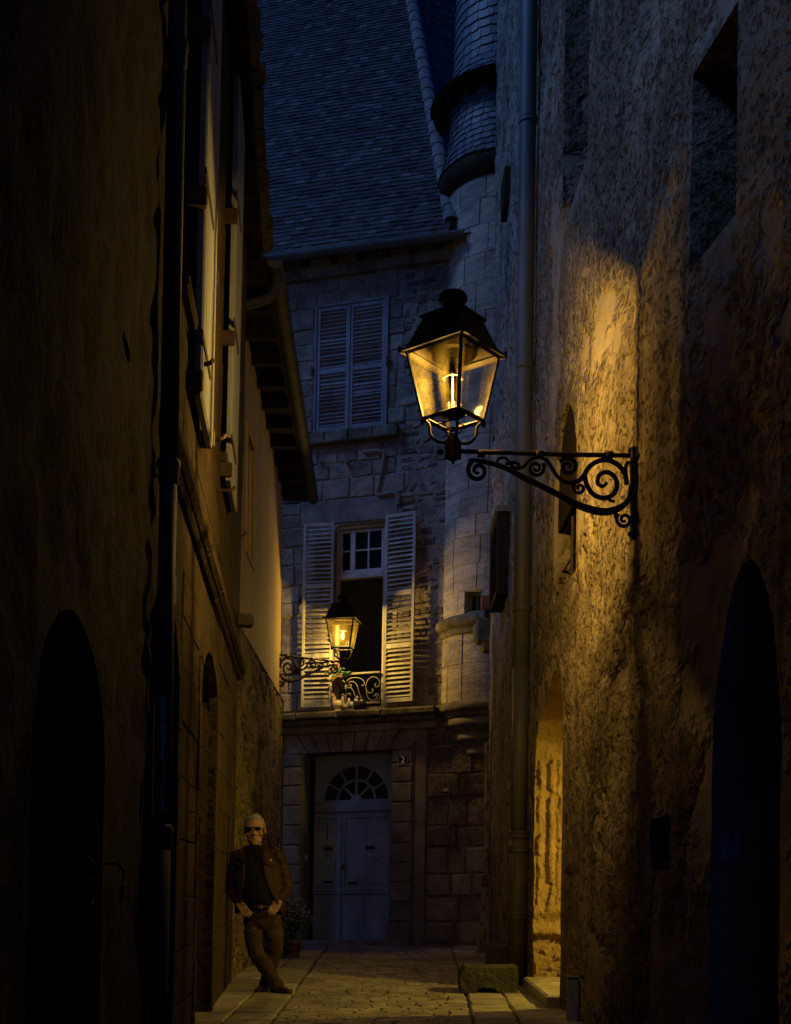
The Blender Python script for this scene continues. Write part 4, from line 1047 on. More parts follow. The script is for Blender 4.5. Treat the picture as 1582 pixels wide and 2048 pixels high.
for k in range(nn): F += [(3*k, 3*k+1, 3*k+4, 3*k+3), (3*k, 3*k+3, 3*k+5, 3*k+2)]
fan.add(V, F); fan.box(FB, xl, xr, tz, fc[1], DD-.05, DD+.012, .006)
for sx in (xl, xr):
    s1 = fc[0] - fro if sx == xl else fc[0] + fro
    fan.add([FB.pt(min(sx, s1), fc[1], DD-.001), FB.pt(max(sx, s1), fc[1], DD-.001), FB.pt(max(sx, s1), topz, DD-.001), FB.pt(min(sx, s1), topz, DD-.001)], [])
fo = fan.build('fanlight', M['blue_door'], bh)
MB().add([FB.pt(*p, DD-.055) for p in ring], [tuple(range(nn+1))]).build('fanlight_glass', M['glass'], fo)
def bar(p, q, w=.022):
    d = np.array(q)-np.array(p); L = np.linalg.norm(d); d /= L; nrm = np.array([-d[1], d[0]])*w/2
    MB().prism(FB, [tuple(np.array(p)-nrm), tuple(np.array(q)-nrm), tuple(np.array(q)+nrm), tuple(np.array(p)+nrm)], DD-.05, DD-.012).build('glazing_bar', M['blue_door'], fo)
pol = lambda r, a: (fc[0]+r*math.cos(math.radians(a)), fc[1]+r*math.sin(math.radians(a)))
for a in (30, 60, 90, 120, 150): bar(pol(fro*.585, a), pol(fro+.02, a), .034)
for a in (45, 90, 135): bar(pol(fro*.15, a), pol(fro*.57, a), .032)
ar = MB(); V = []
for k in range(25):
    a = math.pi*k/24
    for r in (fro*.55, fro*.62):
        for d in (DD-.05, DD-.008): V.append(FB.pt(fc[0]+r*math.cos(a), fc[1]+r*math.sin(a), d))
F = []
for k in range(24):
    i = 4*k; F += [(i+1, i+5, i+7, i+3), (i, i+4, i+5, i+1), (i+2, i+3, i+7, i+6)]
ar.add(V, F).build('inner_arc', M['blue_door'], fo)
MB().prism(FB, [pol(fro*.17, a) for a in range(0, 181, 20)], DD-.05, DD).build('fan_hub', M['blue_door'], fo)
# enamel number plate
npz = thing('house_number_plate', 'small dark blue enamel plate reading 2 right of the door', 'sign', tuple(FB.pt(bs(806, 1520), bz(1520), .06)))
a, z = B(806, 1520, .06)
MB().box(FB, a-.095, a+.095, z-.09, z+.09, .05, .066, .006).build('plate', plain('dark_blue_enamel', (.006, .010, .05), .3), npz)
for (x0, x1, y0, y1) in ((a-.084, a+.084, z+.072, z+.079), (a-.084, a+.084, z-.079, z-.072), (a-.084, a-.077, z-.0718, z+.0718), (a+.077, a+.084, z-.0718, z+.0718)):
    MB().box(FB, x0, x1, y0, y1, .062, .0675).build('plate_border', plain('enamel_line', (.35, .40, .6), .4), npz)
fnt = bpy.data.curves.new('numeral', 'FONT'); fnt.body = '2'; fnt.size = .165; fnt.extrude = .002; fnt.align_x = 'CENTER'; fnt.align_y = 'CENTER'
fo_ = bpy.data.objects.new('tmp', fnt); COL.objects.link(fo_); bpy.context.view_layer.update()
nm = bpy.data.meshes.new_from_object(fo_); bpy.data.objects.remove(fo_)
nm.materials.append(plain('enamel_white', (.75, .78, .85), .35))
mt = FB.mat(a, z - .004, .069) @ Matrix.Rotation(math.radians(90), 4, 'X')
link('numeral', nm, npz, mt)
# bell push left of the door, small wall plate under the corbels
a, z = B(623, 1715, -.15)
MB().box(FB, dl, dl+.02, z-.06, z+.06, -.2, -.1, .005).build('bell_push', M['window_paint'], bh)
a, z = B(892, 1580, .05); MB().box(FB, a-.05, a+.05, z-.025, z+.025, .02, .05, .003).build('wall_plate', M['window_paint'], bh)
# two iron anchor bosses and a run of old pipe/cable on the wall
for px in (643, 695):
    a, z = B(px, 927); MB().lathe([(.0, .03), (.035, .02), (.04, 0)], FB.pt(a, z, .03), 10).build('wall_boss', M['facade'], bh)
pp = [B(728, 905), B(765, 905), B(768, 925), B(760, 965), B(756, 990), B(793, 988), B(797, 1010)]
MB().tube(smooth_path([FB.pt(a, z, .03) for a, z in pp], 4), .035, 6).build('old_render_chase', M['facade_mortar'], bh)

# ------------------------------------------------------------------ big tiled roof
ROOF = surf
pitch = math.radians(58)
e0 = FB.pt(bs(470, 530), 0); zE = [FB.pt(*B(px, py, .34), .34) for px, py in ((505, 520), (890, 470))]
EE = (zE[1] - zE[0]) / np.linalg.norm(zE[1] - zE[0])
Nn = np.array(FB.N)
SL = -Nn*math.cos(pitch) + np.array([0, 0, 1])*math.sin(pitch); SL -= EE*SL.dot(EE); SL /= np.linalg.norm(SL)
NRM = np.cross(EE, SL); NRM = NRM if NRM[2] > 0 else -NRM
RFm = Frame(zE[0], EE, SL, NRM)
rfo = MB().add([RFm.pt(-2.5, .05, -.06), RFm.pt(7, .05, -.06), RFm.pt(7, 15, -.06), RFm.pt(-2.5, 15, -.06)], [])   # placeholder replaced below
h0, h1 = RFm.px(893, 392), RFm.px(822, 0)
def hip_a(t): return h0[0] + (h1[0]-h0[0])*(t-h0[1])/(h1[1]-h0[1])
TM = 14.0
sk = MB().add([RFm.pt(-2.6, .0, -.05), RFm.pt(hip_a(0), .0, -.05), RFm.pt(hip_a(TM), TM, -.05), RFm.pt(-2.6, TM, -.05)], [(0, 1, 2, 3)])
roof = sk.build('roof', M['tile'], bh)
tile_me = []
for v in range(6):
    w, L, th = .168, .30, .024; jj = lambda s: R.uniform(-s, s)
    V = [(-w/2+jj(.004), jj(.007), 0), (w/2+jj(.004), jj(.007), 0), (w/2, L, 0), (-w/2, L, 0)]; V = V + [(x, y_, th + (jj(.004) if y_ < .1 else 0)) for x, y_, z in V]
    tile_me.append(MB().add(V, [(3, 2, 1, 0), (4, 5, 6, 7), (0, 1, 5, 4), (1, 2, 6, 5), (2, 3, 7, 6), (3, 0, 4, 7)]).mesh('roof_tile', M['tile']))
def basis(x, y, n, p):
    m = Matrix((Vector(x), Vector(y), Vector(n))).transposed().to_4x4(); m.translation = Vector(p); return m
def lay_tiles(Fr, alo, ahi, t0, t1, expo, stuff, maxparts, parent, shift=0.0, w=.163):
    t = t0; r = 0; cnt = 0; E = Vector(Fr.E).normalized(); S = Vector(Fr.U).normalized(); Nv = E.cross(S)
    if Nv.z < 0: Nv = -Nv
    while t < t1:
        sag = .012*math.sin(t*1.3); x0 = alo(t) + R.uniform(-w, 0)
        x = x0
        while x < ahi(t) + w*.3:
            tilt = math.radians(7.5 + R.uniform(-1.2, 1.8)); y = (S*math.cos(tilt) - Nv*math.sin(tilt)); n = (Nv*math.cos(tilt) + S*math.sin(tilt))
            rz = R.uniform(-.025, .025); xa = (E + y*rz).normalized()
            wob = .016*math.sin(x*1.3 + t*.5) + .006*math.sin(x*4 + t*9)
            p = Vector(Fr.pt(x + w/2 + R.uniform(-.006, .006), t + wob*.4 + R.uniform(-.004, .004), .030 + R.uniform(0, .009)))
            m = basis(xa, y, n, p); me = tile_me[R.randrange(6)]
            if cnt < maxparts: link('roof_tile', me, parent, m); cnt += 1
            else: stuff.add([m @ v.co for v in me.vertices], [tuple(f.vertices) for f in me.polygons])
            x += w*R.uniform(.9, 1.06)
        t += expo; r += 1
st_t = MB(); lo0 = RFm.px(468, 520)[0]; lo1 = RFm.px(455, 0)[0]
vis_lo = lambda t: RFm.px(478 + 0*t, 300)[0] - .25 if False else -.55
lay_tiles(RFm, lambda t: lo0 + (lo1-lo0)*t/9.5, lambda t: hip_a(t) - .17, .0, 12.6, .128, st_t, 297, roof)
st_t.build('upper_tiles', M['tile'], roof)['kind'] = 'stuff'
# side slope beyond the hip
G = np.array([math.cos(math.radians(46)), math.sin(math.radians(46)), .0])
H0, H1 = RFm.pt(*h0), RFm.pt(*h1); HD = (H1-H0)/np.linalg.norm(H1-H0)
NS = np.cross(G, HD); NS /= np.linalg.norm(NS); NS = NS if NS[2] > 0 else -NS
SS = np.cross(NS, G); SS /= np.linalg.norm(SS); SS = SS if SS[2] > 0 else -SS
RS = Frame(H0, G, SS, NS)
sdir = np.array([HD.dot(G), HD.dot(SS)])
def side_lo(t): return t * sdir[0]/sdir[1]
MB().add([RS.pt(side_lo(-1), -1, -.05), RS.pt(5, -1, -.05), RS.pt(5, 12, -.05), RS.pt(side_lo(12), 12, -.05)], [(0, 1, 2, 3)]).build('side_roof', M['tile'], bh)
st_s = MB(); lay_tiles(RS, lambda t: side_lo(t) + .10, lambda t: side_lo(t) + 2.2, -.9, 10.5, .128, st_s, 0, roof)
st_s.build('side_tiles', M['tile'], roof)['kind'] = 'stuff'
# hip tiles, overlapping half-round
npc = 26; bis = (NRM + NS); bis /= np.linalg.norm(bis); sd = np.cross(HD, bis)
for k in range(npc):
    p0 = H0 + HD*(-.9 + k*.42); mb = MB(); V = []
    for j, (t, r) in enumerate(((0, .140), (.46, .120))):
        for rr in (r, r - .014):
            for i in range(9):
                a = math.pi*(-.08 + 1.16*i/8); V.append(p0 + HD*t + sd*rr*math.cos(a)*1.0 + bis*(rr*math.sin(a)*.8 + .02))
    F = []
    for i in range(8): F += [(i, i+1, 18+i+1, 18+i), (i, 9+i, 9+i+1, i+1), (9+i, 27+i, 27+i+1, 9+i+1)]
    mb.add(V, F).build('hip_tile', M['hiptile'], roof, False)
gut = Frame(zE[0], EE, (0, 0, 1), Nn)
MB().add([gut.pt(-1.2, -.02, .03), gut.pt(4.2, -.02, .03), gut.pt(4.2, .02, -.6), gut.pt(-1.2, .02, -.6)], [(0, 1, 2, 3)]).build('soffit_board', M['darkwood'], bh)
gutter(bh, gut, -.8, 3.75, -.03, .07, .10, 6, M['zinc'])

# ------------------------------------------------------------------ round stair turret
tc = np.array([1.62, 20.55, 0.0]); AX = np.array([.0174, 0, 1.0])
tt = thing('stair_turret', 'round corbelled stone stair turret with slate skirts at the street end', 'turret', tuple(tc))
def tz_(py, r=.0): return CAMZ + (HOR - py)/PF*(20.55 - r)
A0, A1 = math.radians(150), math.radians(330)
TR = .95
zt0, zt1 = tz_(1418), tz_(398)
rt = random.Random(9)
tw_a = math.atan2(-1, 0)  # facing the camera
wz0, wz1 = tz_(1237, .9), tz_(1180, .9)
wa0, wa1 = math.radians(233), math.radians(250)
ringz = tz_(1268)
dm_ = MB()
for (za_, zb_, aa_, ab_) in ((zt0-.1, wz0, A0, A1), (wz1, zt1+.1, A0, A1), (wz0, wz1, A0, wa0), (wz0, wz1, wa1, A1)): dm_.lathe([(TR-.013, za_), (TR-.013, zb_)], tc, 30, aa_, ab_, AX)
drum = dm_.build('drum', M['turret'], tt, True)
zc_ = subdivided([zt0, ringz - .06, ringz + .22, wz1 + .02, zt1], .42, .60, rt)
for z0, z1 in zip(zc_[:-1], zc_[1:]):
    a = A0 + rt.uniform(-.3, 0)
    while a < A1:
        b = a + rt.uniform(.32, .62); rr = TR + rt.uniform(-.004, .010)
        segs = [(max(a, A0), min(b, A1))]
        if min(z1, wz1) - max(z0, wz0) > .05:
            segs = [(x, y) for x, y in ((max(a, A0), min(b, wa0)), (max(a, wa1), min(b, A1))) if y - x > .02]
        for s0, s1 in segs:
            if s1 - s0 < .02: continue
            n = 5; V = []; F = []; g = .0045; bv = .009
            for i in range(n+1):
                t = s0 + g + (s1 - s0 - 2*g)*i/n
                tb = s0 + g + bv + (s1 - s0 - 2*g - 2*bv)*i/n
                for (r, zz_, q) in ((rr-.05, z0+g*.7, t), (rr-bv*.6, z0+g*.7, t), (rr, z0+g+bv*.7, tb), (rr, z1-g-bv*.7, tb), (rr-bv*.6, z1-g*.7, t), (rr-.05, z1-g*.7, t)):
                    V.append(tc + AX*zz_ + np.array([r*math.cos(q), r*math.sin(q), 0]))
            for i in range(n):
                for k in range(5): F.append((6*i+k, 6*i+k+1, 6*i+7+k, 6*i+6+k))
            F += [(0, 1, 2, 3, 4, 5), tuple(6*n+k for k in (5, 4, 3, 2, 1, 0))]
            MB().add(V, F).build('drum_stone', M['turret'], drum)
        a = b
def torus_prof(r, z, R0, n=8): return [(R0 + r*math.cos(t)*.9, z + r*math.sin(t)) for t in np.linspace(-math.pi/2, math.pi/2, n)]
mo = MB(); rz = ringz
mo.lathe([(TR-.05, rz-.16)] + torus_prof(.045, rz-.11, TR+.01) + [(TR+.015, rz-.05)] + torus_prof(.10, rz+.06, TR+.03) + [(TR-.05, rz+.22)], tc, 48, A0, A1, AX)
mo.build('string_moulding', M['mould'], tt, True)
# corbel courses shrinking into the corner
zc0 = tz_(1425)
prof = [(TR-.04, zc0+.10)] + torus_prof(.085, zc0+.0, TR+.05) + [(TR+.05, zc0-.09), (TR+.0, zc0-.16)]
MB().lathe(prof, tc, 48, A0, A1, AX).build('corbel_ring', M['mould'], tt, True)
r_, z_ = TR - .03, zc0 - .17
for k in range(6):
    hgt = .235; r2 = r_ - .155
    pr = [(r_+.002, z_)] + [(r_ - .035*0 + .03*math.cos(t) , z_ - .07 + .06*math.sin(t)) for t in np.linspace(math.pi/2, -math.pi/2, 6)] + [(r_-.03, z_-.135), (r2+.05, z_-hgt+.03), (r2+.0, z_-hgt+.003)]
    MB().lathe(pr, tc, 40, A0, A1, AX).build('corbel_ring', M['surround'], tt, True); r_, z_ = r2, z_ - hgt
# little green window
gw = MB(); ca_ = (wa0+wa1)/2
ue = np.array([-math.sin(ca_), math.cos(ca_), 0]); un = np.array([math.cos(ca_), math.sin(ca_), 0]); hw = TR*math.tan((wa1-wa0)/2)
TW = Frame(tc + AX*((wz0+wz1)/2), ue, AX, un); hh = (wz1-wz0)/2
MB().strip(TW, [(-hw, -hh), (hw, -hh), (hw, hh), (-hw, hh)], TR+.0, TR-.25).build('window_reveal', M['turret'], tt)
wfm = MB()
for (x0, x1, y0, y1) in ((-hw, -hw+.045, -hh, hh), (hw-.045, hw, -hh, hh), (-hw+.046, hw-.046, -hh, -hh+.05), (-hw+.046, hw-.046, hh-.05, hh)): wfm.box(TW, x0, x1, y0, y1, TR-.22, TR-.16, .006)
wo = wfm.build('window_frame', M['green_paint'], tt)
MB().box(TW, -hw+.04, hw-.04, -hh+.04, hh-.04, TR-.215, TR-.205).build('pane', M['glass'], wo)
MB().box(TW, -.01, .01, -hh+.05, hh-.05, TR-.2, TR-.185, .003).build('glazing_bar', M['green_paint'], wo)
# slate skirts
def slates(parent, rz_fn, z0, z1, expo, wid, a0, a1, lab):
    """rows of hanging slates on a surface of revolution r(z)"""
    z = z0; row = 0; c = 0
    while z < z1:
        r0, r1 = rz_fn(z), rz_fn(z + expo*1.25); a = a0 + (R.uniform(0, wid/r0))
        while a < a1:
            w = wid*R.uniform(.7, 1.35)/r0; V = []; n = 3; lift = .02 + R.uniform(0, .008); dz = R.uniform(-.010, .010); g = .006/r0
            for (rr, zz_) in ((r0+lift, z+dz), (r0+lift+.010, z+dz), (r1+.010, z+expo*1.25), (r1, z+expo*1.25)):
                for i in range(n+1):
                    t = a + g + (w - 2*g)*i/n; rnd = .012*(abs(i/n-.5)*2)**3 if zz_ < z + expo*.5 else 0
                    V.append(tc + AX*(zz_ + rnd) + np.array([rr*math.cos(t), rr*math.sin(t), 0]))
            m = n+1; F = []
            for i in range(n): F += [(i, i+1, m+i+1, m+i), (m+i, m+i+1, 2*m+i+1, 2*m+i)]
            F += [(0, m, 2*m, 3*m), (m-1, 2*m-1, 3*m-1, 4*m-1)]
            MB().add(V, F).build('slate', M['slate'], parent); c += 1
            a += w
        z += expo*R.uniform(.9, 1.1); row += 1
    return c
aS0, aS1 = math.radians(168), math.radians(292)
zk0, zk1 = tz_(372), tz_(238)
def r_low(z):
    t = max(0, min(1, (z - zk0)/(zk1 - zk0))); return .90 + .20*(1-t)**2.2
MB().lathe([(r_low(z)-.004, z) for z in np.linspace(zk0, zk1+.5, 12)], tc, 40, A0, A1, AX).build('lower_skirt', M['slate'], tt, True)
sk1 = [o for o in tt.children if o.name.startswith('lower_skirt')][0]
n1 = slates(sk1, r_low, zk0, zk1 + .05, .115, .15, aS0, aS1, '')
MB().lathe([(TR-.05, zt1-.12), (TR+.03, zt1-.10), (TR+.09, zt1-.02), (TR+.13, zt1+.04), (TR+.15, zt1+.09), (TR+.155, zk0+.01), (TR-.1, zk0+.02)], tc, 48, A0, A1, AX).build('eave_ring', M['darkwood'], tt, True)
ze0, ze1 = tz_(226), tz_(-140)
def r_up(z):
    t = (z - ze0); return .86 + .38*max(0, 1 - t/.75)**2.4 - .012*max(0, t-.7)
MB().lathe([(r_up(z)-.004, z) for z in np.linspace(ze0, ze1+.3, 24)], tc, 40, A0, A1, AX).build('upper_roof', M['slate'], tt, True)
sk2 = [o for o in tt.children if o.name.startswith('upper_roof')][0]
n2 = slates(sk2, r_up, ze0, ze1, .15, .20, aS0, aS1, '')
MB().lathe([(.86, ze0-.06), (1.21, ze0-.035), (1.235, ze0-.01), (1.24, ze0+.005)], tc, 48, A0, A1, AX).build('eave_soffit', M['darkwood'], tt, True)
for k in range(7):
    t = aS0 + (aS1-aS0)*k/6; u = np.array([math.cos(t), math.sin(t), 0])
    FRk = Frame(tc + AX*(ze0-.06), np.array([-u[1], u[0], 0]), (0, 0, 1), u); MB().box(FRk, -.035, .035, -.10, -.005, .80, 1.14, .012).build('eave_bracket', M['darkwood'], tt)

# ------------------------------------------------------------------ wall lanterns
def wall_lantern(label, P0, out, k, yaw, watts, shield=None):
    t = thing('wall_lantern', label, 'lantern', tuple(P0), 'lit iron wall lanterns')
    out = np.array(out, float); out /= np.linalg.norm(out); side = np.array([-out[1], out[0], 0])
    FQ = Frame(P0, out, (0, 0, 1), side)
    q = lambda zx, zy: ((1455-zx)/1003*k, (1018-zy)/1003*k)
    def bar(pts, r, name, n=6, seg=8, flat=1.0):
        P = smooth_path([FQ.pt(*q(*p), 0) for p in pts], n); rr = r
        if hasattr(r, '__len__'): rr = list(np.interp(np.linspace(0, len(r)-1, len(P)), range(len(r)), r))
        return MB().tube(P, [x*k for x in rr] if hasattr(rr, '__len__') else rr*k, seg).build(name, M['iron'], t, True)
    MB().box(FQ, 0, .03*k, -.50*k, .035*k, -.02*k, .02*k, .005).build('wall_plate', M['iron'], t)
    for zy in (1000, 1490): MB().ell(FQ.pt(.03*k, (1018-zy)/1003*k, 0), (.018*k,)*3).build('bolt', M['iron'], t, True)
    bar([(1450, 1030), (1000, 1026), (420, 1012)], .0145, 'arm', 4)
    for zx in (550, 890, 1300): MB().tube([FQ.pt((1455-zx-22)/1003*k, -.01*k, 0), FQ.pt((1455-zx+22)/1003*k, -.008*k, 0)], .021*k, 10).build('arm_collar', M['iron'], t, True)
    bar([(475, 1062), (520, 1066), (600, 1080), (700, 1112), (800, 1165), (900, 1212), (1000, 1262), (1100, 1315), (1180, 1345), (1260, 1360), (1330, 1350), (1390, 1315), (1420, 1270), (1428, 1200)], [.010, .013, .015, .017, .018, .018, .019, .022, .024, .024, .022, .018, .015, .012], 'brace')
    sp = lambda c, r0, r1, a0, turns: [(c[0]+p[0], c[1]-p[1]) for p in spiral((0, 0), r0, r1, a0, turns, 16)]
    bar(sp((530, 1125), 62, 10, 2.2, 1.5), [.014, .013, .012, .008], 'scroll', 3)
    bar([(640, 1078), (655, 1052), (690, 1050), (715, 1075), (745, 1108), (790, 1105), (835, 1062), (880, 1045), (930, 1060), (965, 1110), (1000, 1160), (1050, 1190), (1110, 1185), (1150, 1150), (1180, 1100), (1230, 1066), (1290, 1058), (1350, 1085), (1392, 1140), (1402, 1200)], [.008, .010, .010, .012, .015, .015, .015], 'scroll', 4)
    bar(sp((870, 1108), 50, 8, .6, -1.6), [.011, .010, .007], 'scroll', 3)
    bar(sp((1058, 1100), 56, 8, 2.6, -1.6), [.013, .012, .008], 'scroll', 3)
    bar([(1155, 1150), (1170, 1210), (1210, 1262), (1270, 1280), (1325, 1255), (1345, 1200), (1325, 1150), (1280, 1128), (1238, 1150), (1232, 1195), (1262, 1212), (1285, 1190)], [.014, .015, .015, .015, .014, .012, .010], 'scroll', 4)
    bar(sp((1125, 1222), 40, 6, 1.8, 1.4), [.011, .010, .007], 'scroll', 3)
    bar(sp((1388, 1405), 48, 8, 2.4, 1.5), [.012, .011, .008], 'scroll', 3)
    bar([(1340, 1345), (1335, 1380), (1345, 1405)], .011, 'scroll', 3)
    bar([(1400, 1140), (1395, 1095), (1410, 1070), (1428, 1075)], .010, 'scroll', 3)
    bar([(1330, 1300), (1300, 1290), (1290, 1265)], .010, 'scroll', 3)
    bar([(690, 1085), (740, 1075), (770, 1090), (760, 1115)], .010, 'scroll', 3)
    # socket block under the lantern
    ax = FQ.pt(1.067*k, 0, 0); up = np.array([0, 0, 1.0]) * k
    def W(x, y, z):      # lantern axes, turned by yaw
        c, s = math.cos(yaw), math.sin(yaw); return ax + np.array([(x*c - y*s)*k, (x*s + y*c)*k, z*k])
    def quadring(h0, z0, h1, z1):
        return [W(a*h0, b*h0, z0) for a, b in ((-1, -1), (1, -1), (1, 1), (-1, 1))] + [W(a*h1, b*h1, z1) for a, b in ((-1, -1), (1, -1), (1, 1), (-1, 1))]
    QF = [(0, 1, 5, 4), (1, 2, 6, 5), (2, 3, 7, 6), (3, 0, 4, 7)]
    MB().add(quadring(.034, -.04, .034, .07), QF + [(0, 1, 2, 3), (4, 5, 6, 7)]).add(quadring(.026, .0705, .02, .10), QF + [(4, 5, 6, 7)]).build('socket_block', M['lantern'], t)
    MB().lathe([(.001, -.085), (.012, -.07), (.008, -.055), (.016, -.045), (.016, -.0405)], ax, 10).build('finial', M['lantern'], t, True)
    MB().ell(ax + out*.075*k, (.022*k, .022*k, .016*k)).build('finial', M['lantern'], t, True)
    bh_, eh = .125, .195; zb, ze = .19, .575          # half sides and heights of the glazed body
    for i in range(4):
        a = math.radians(45 + 90*i); c, s = math.cos(a), math.sin(a); r2 = math.sqrt(2)
        P = smooth_path([W(c*.02, s*.02, .06), W(c*.09, s*.09, .055), W(c*.135, s*.135, .10), W(c*.14, s*.14, .15), W(c*bh_*r2, s*bh_*r2, zb)], 4)
        MB().tube(P, .0095*k, 6).build('cradle_leg', M['lantern'], t, True)
    P = [W(.05*math.cos(q_), .05*math.sin(q_), .125) for q_ in np.linspace(0, 2*math.pi, 17)]
    MB().tube(P, .005*k, 5, False).build('cradle_ring', M['lantern'], t, True)
    fr = MB(); cs = ((-1, -1), (1, -1), (1, 1), (-1, 1))
    for i in range(4):
        a, b = cs[i], cs[(i+1) % 4]
        fr.tube([W(a[0]*bh_, a[1]*bh_, zb-.005), W(a[0]*eh*.985, a[1]*eh*.985, ze)], .0105*k, 4)
        for (h, z, r) in ((bh_, zb, .015), (eh*.985, ze-.004, .016)): fr.tube([W(a[0]*h, a[1]*h, z), W(b[0]*h, b[1]*h, z)], r*k, 4)
        m0 = ((a[0]+b[0])/2*bh_, (a[1]+b[1])/2*bh_)
        fr.tube([W(m0[0], m0[1], zb), W(0, 0, zb)], .005*k, 4)
        fr.ell(W(a[0]*bh_*1.02, a[1]*bh_*1.02, zb-.02), (.014*k, .014*k, .02*k), 8, 5)
    fo = fr.build('lantern_frame', M['lantern'], t)
    for i in range(4):
        a, b = cs[i], cs[(i+1) % 4]; h0, h1 = bh_*.97, eh*.955
        MB().add([W(a[0]*h0, a[1]*h0, zb+.01), W(b[0]*h0, b[1]*h0, zb+.01), W(b[0]*h1, b[1]*h1, ze-.012), W(a[0]*h1, a[1]*h1, ze-.012)], [(0, 1, 2, 3)]).build('pane', M['lampglass'], fo)
    rf = MB(); lip = .228
    rf.add(quadring(lip, ze-.010, lip, ze+.004), QF); rf.add(quadring(lip, ze+.004, .195, ze+.022), QF); rf.add(quadring(.195, ze+.022, .125, ze+.195), QF)
    rf.add(quadring(lip, ze-.010, .185, ze-.004), QF)
    rf.add(quadring(.125, ze+.195, .142, ze+.198), QF); rf.add(quadring(.142, ze+.198, .142, ze+.208), QF); rf.add(quadring(.142, ze+.208, .05, ze+.245), QF + [(4, 5, 6, 7)])
    rf.add(quadring(.19, ze+.010, .12, ze+.185), QF + [(4, 5, 6, 7)])
    ro = rf.build('lantern_roof', M['lantern'], t)
    for a in cs: MB().lathe([(.001, .03), (.010, .02), (.006, .01), (.012, 0)], W(a[0]*lip*.97, a[1]*lip*.97, ze+.004), 8).build('roof_knob', M['lantern'], ro, True)
    MB().lathe([(.085, .0), (.07, .012), (.060, .03), (.060, .055), (.085, .07), (.098, .085), (.098, .105), (.085, .125), (.05, .138), (.0, .142)], W(0, 0, ze+.235), 20).build('chimney_cap', M['lantern'], ro, True)
    MB().lathe([(.06, .0), (.105, .010), (.150, .03), (.165, .045)][::-1], W(0, 0, ze-.045), 24).build('reflector', M['reflector'], t, True)
    MB().tube([W(0, 0, ze-.01), W(0, 0, .47)], .020*k, 10).build('lamp_holder', M['lantern'], t, True)
    MB().tube([W(.028, .0, .47), W(.028, 0, .20)], .005*k, 6).build('lamp_stay', M['lantern'], t, True)
    MB().tube([W(-.028, .0, .47), W(-.028, 0, .20)], .005*k, 6).build('lamp_stay', M['lantern'], t, True)
    MB().lathe([(.0, .012), (.03, .010), (.076, .0), (.076, -.004), (.0, -.002)], W(0, 0, .435), 18).build('added_light_baffle', M['lantern'], t, True)  # added disc that cuts off the lamp's upward light
    for shc, shw in (shield or ()):      # added plates round the mantle, blocking its light in chosen directions
        V = []; n = 8
        for z in (.275, .428):
            for i in range(n + 1):
                q_ = math.radians(shc - shw + 2*shw*i/n)
                V.append(ax + np.array([.048*k*math.cos(q_), .048*k*math.sin(q_), z*k]))
        MB().add(V, [(i, i+1, n+2+i, n+1+i) for i in range(n)]).build('added_light_shield', M['lantern'], t, True)
    bpth = [W(0, 0, .43), W(0, 0, .425), W(0, 0, .33), W(0, 0, .31)]
    MB().tube(bpth, [.006*k, .011*k, .011*k, .004*k], 10).build('mantle', M['bulb'], t, True)
    MB().lathe([(.0, -.012), (.07, -.010), (.086, .0), (.086, .006), (.05, .012), (.0, .014)], W(0, 0, .215), 20).build('added_light_tray', M['lantern'], t, True)  # added disc that keeps the lamp's light off the lower walls
    lamp_light('lantern_light', W(0, 0, .372), watts, .036*k, t)
    return t
s_, z_ = FR.px(1276, 907)
wall_lantern('large lit lantern on the scrolled bracket in front of the drainpipe', FR.pt(s_, z_, .015), (-1, -.02, 0), s_/7.0, math.radians(45 + 7), LAMP_W, ((-37, 53), (-135, 35), (99, 24)))
s_, z_ = F2.px(553.5, 1311); s_ = 19.25
P2 = at(553, 1307, 19.25)
wall_lantern('small far lantern glowing before the open left shutter', P2, (math.cos(math.radians(38)), math.sin(math.radians(38)), 0), 1.22, math.radians(-10), LAMP2_W)

# ------------------------------------------------------------------ things on the ledge
ledge_z = lambda a: cz + .152
cer = surf('glazed_cream_ceramic', (.42, .36, .24), (.62, .55, .40), 30, .4, .2, 60, .003, 0, (.30, .16, .07), .5)
redc = plain('red_glaze', (.35, .03, .03), .4); bluec = surf('blue_white_glaze', (.20, .30, .42), (.6, .62, .6), 25, .4, .1, 50, .002, 0)
def hen(px, d, s, flip, lab, mat):
    a = bs(px, 1415, d); p = FB.pt(a, ledge_z(a), d); t = thing('ceramic_hen', lab, 'figurine', tuple(p), 'ceramic hens on the ledge'); f = -1 if flip else 1
    e = np.array(FB.E)/np.linalg.norm(FB.E)*f; w = lambda x, z, y=0: p + e*x*s + np.array([0, 0, z*s]) + np.array(FB.N)*y*s
    b = MB(); b.lathe([(.0, 0), (.07, .0), (.075, .015), (.05, .03), (.0, .035)], p, 14) if s > .9 else b.lathe([(0, 0), (.05*s, 0), (.045*s, .03*s)], p, 12)
    b.ell(w(0, .13), (.10*s, .075*s, .085*s), 14, 10); b.ell(w(.07, .20), (.045*s, .045*s, .085*s), 12, 8); b.ell(w(.09, .285), (.036*s, .034*s, .038*s), 12, 8)
    b.ell(w(-.09, .20), (.035*s, .045*s, .09*s), 12, 8); b.build('body', mat, t, True)
    MB().ell(w(.09, .325), (.03*s, .010*s, .022*s), 10, 6).build('comb', redc, t, True)
    MB().tube([w(.12, .285), w(.15, .278)], [.012*s, .002*s], 6).build('beak', plain('beak_glaze', (.5, .3, .05), .4), t)
    MB().ell(w(.11, .25), (.010*s, .012*s, .022*s), 8, 6).build('wattle', redc, t, True)
hen(676, .12, .95, True, 'largest cream ceramic hen on the ledge below the left shutter', cer)
hen(692, .20, .50, False, 'smallest ceramic hen at the front edge of the ledge', cer)
hen(706, .13, .78, False, 'white and blue ceramic hen beside the dark basket', bluec)
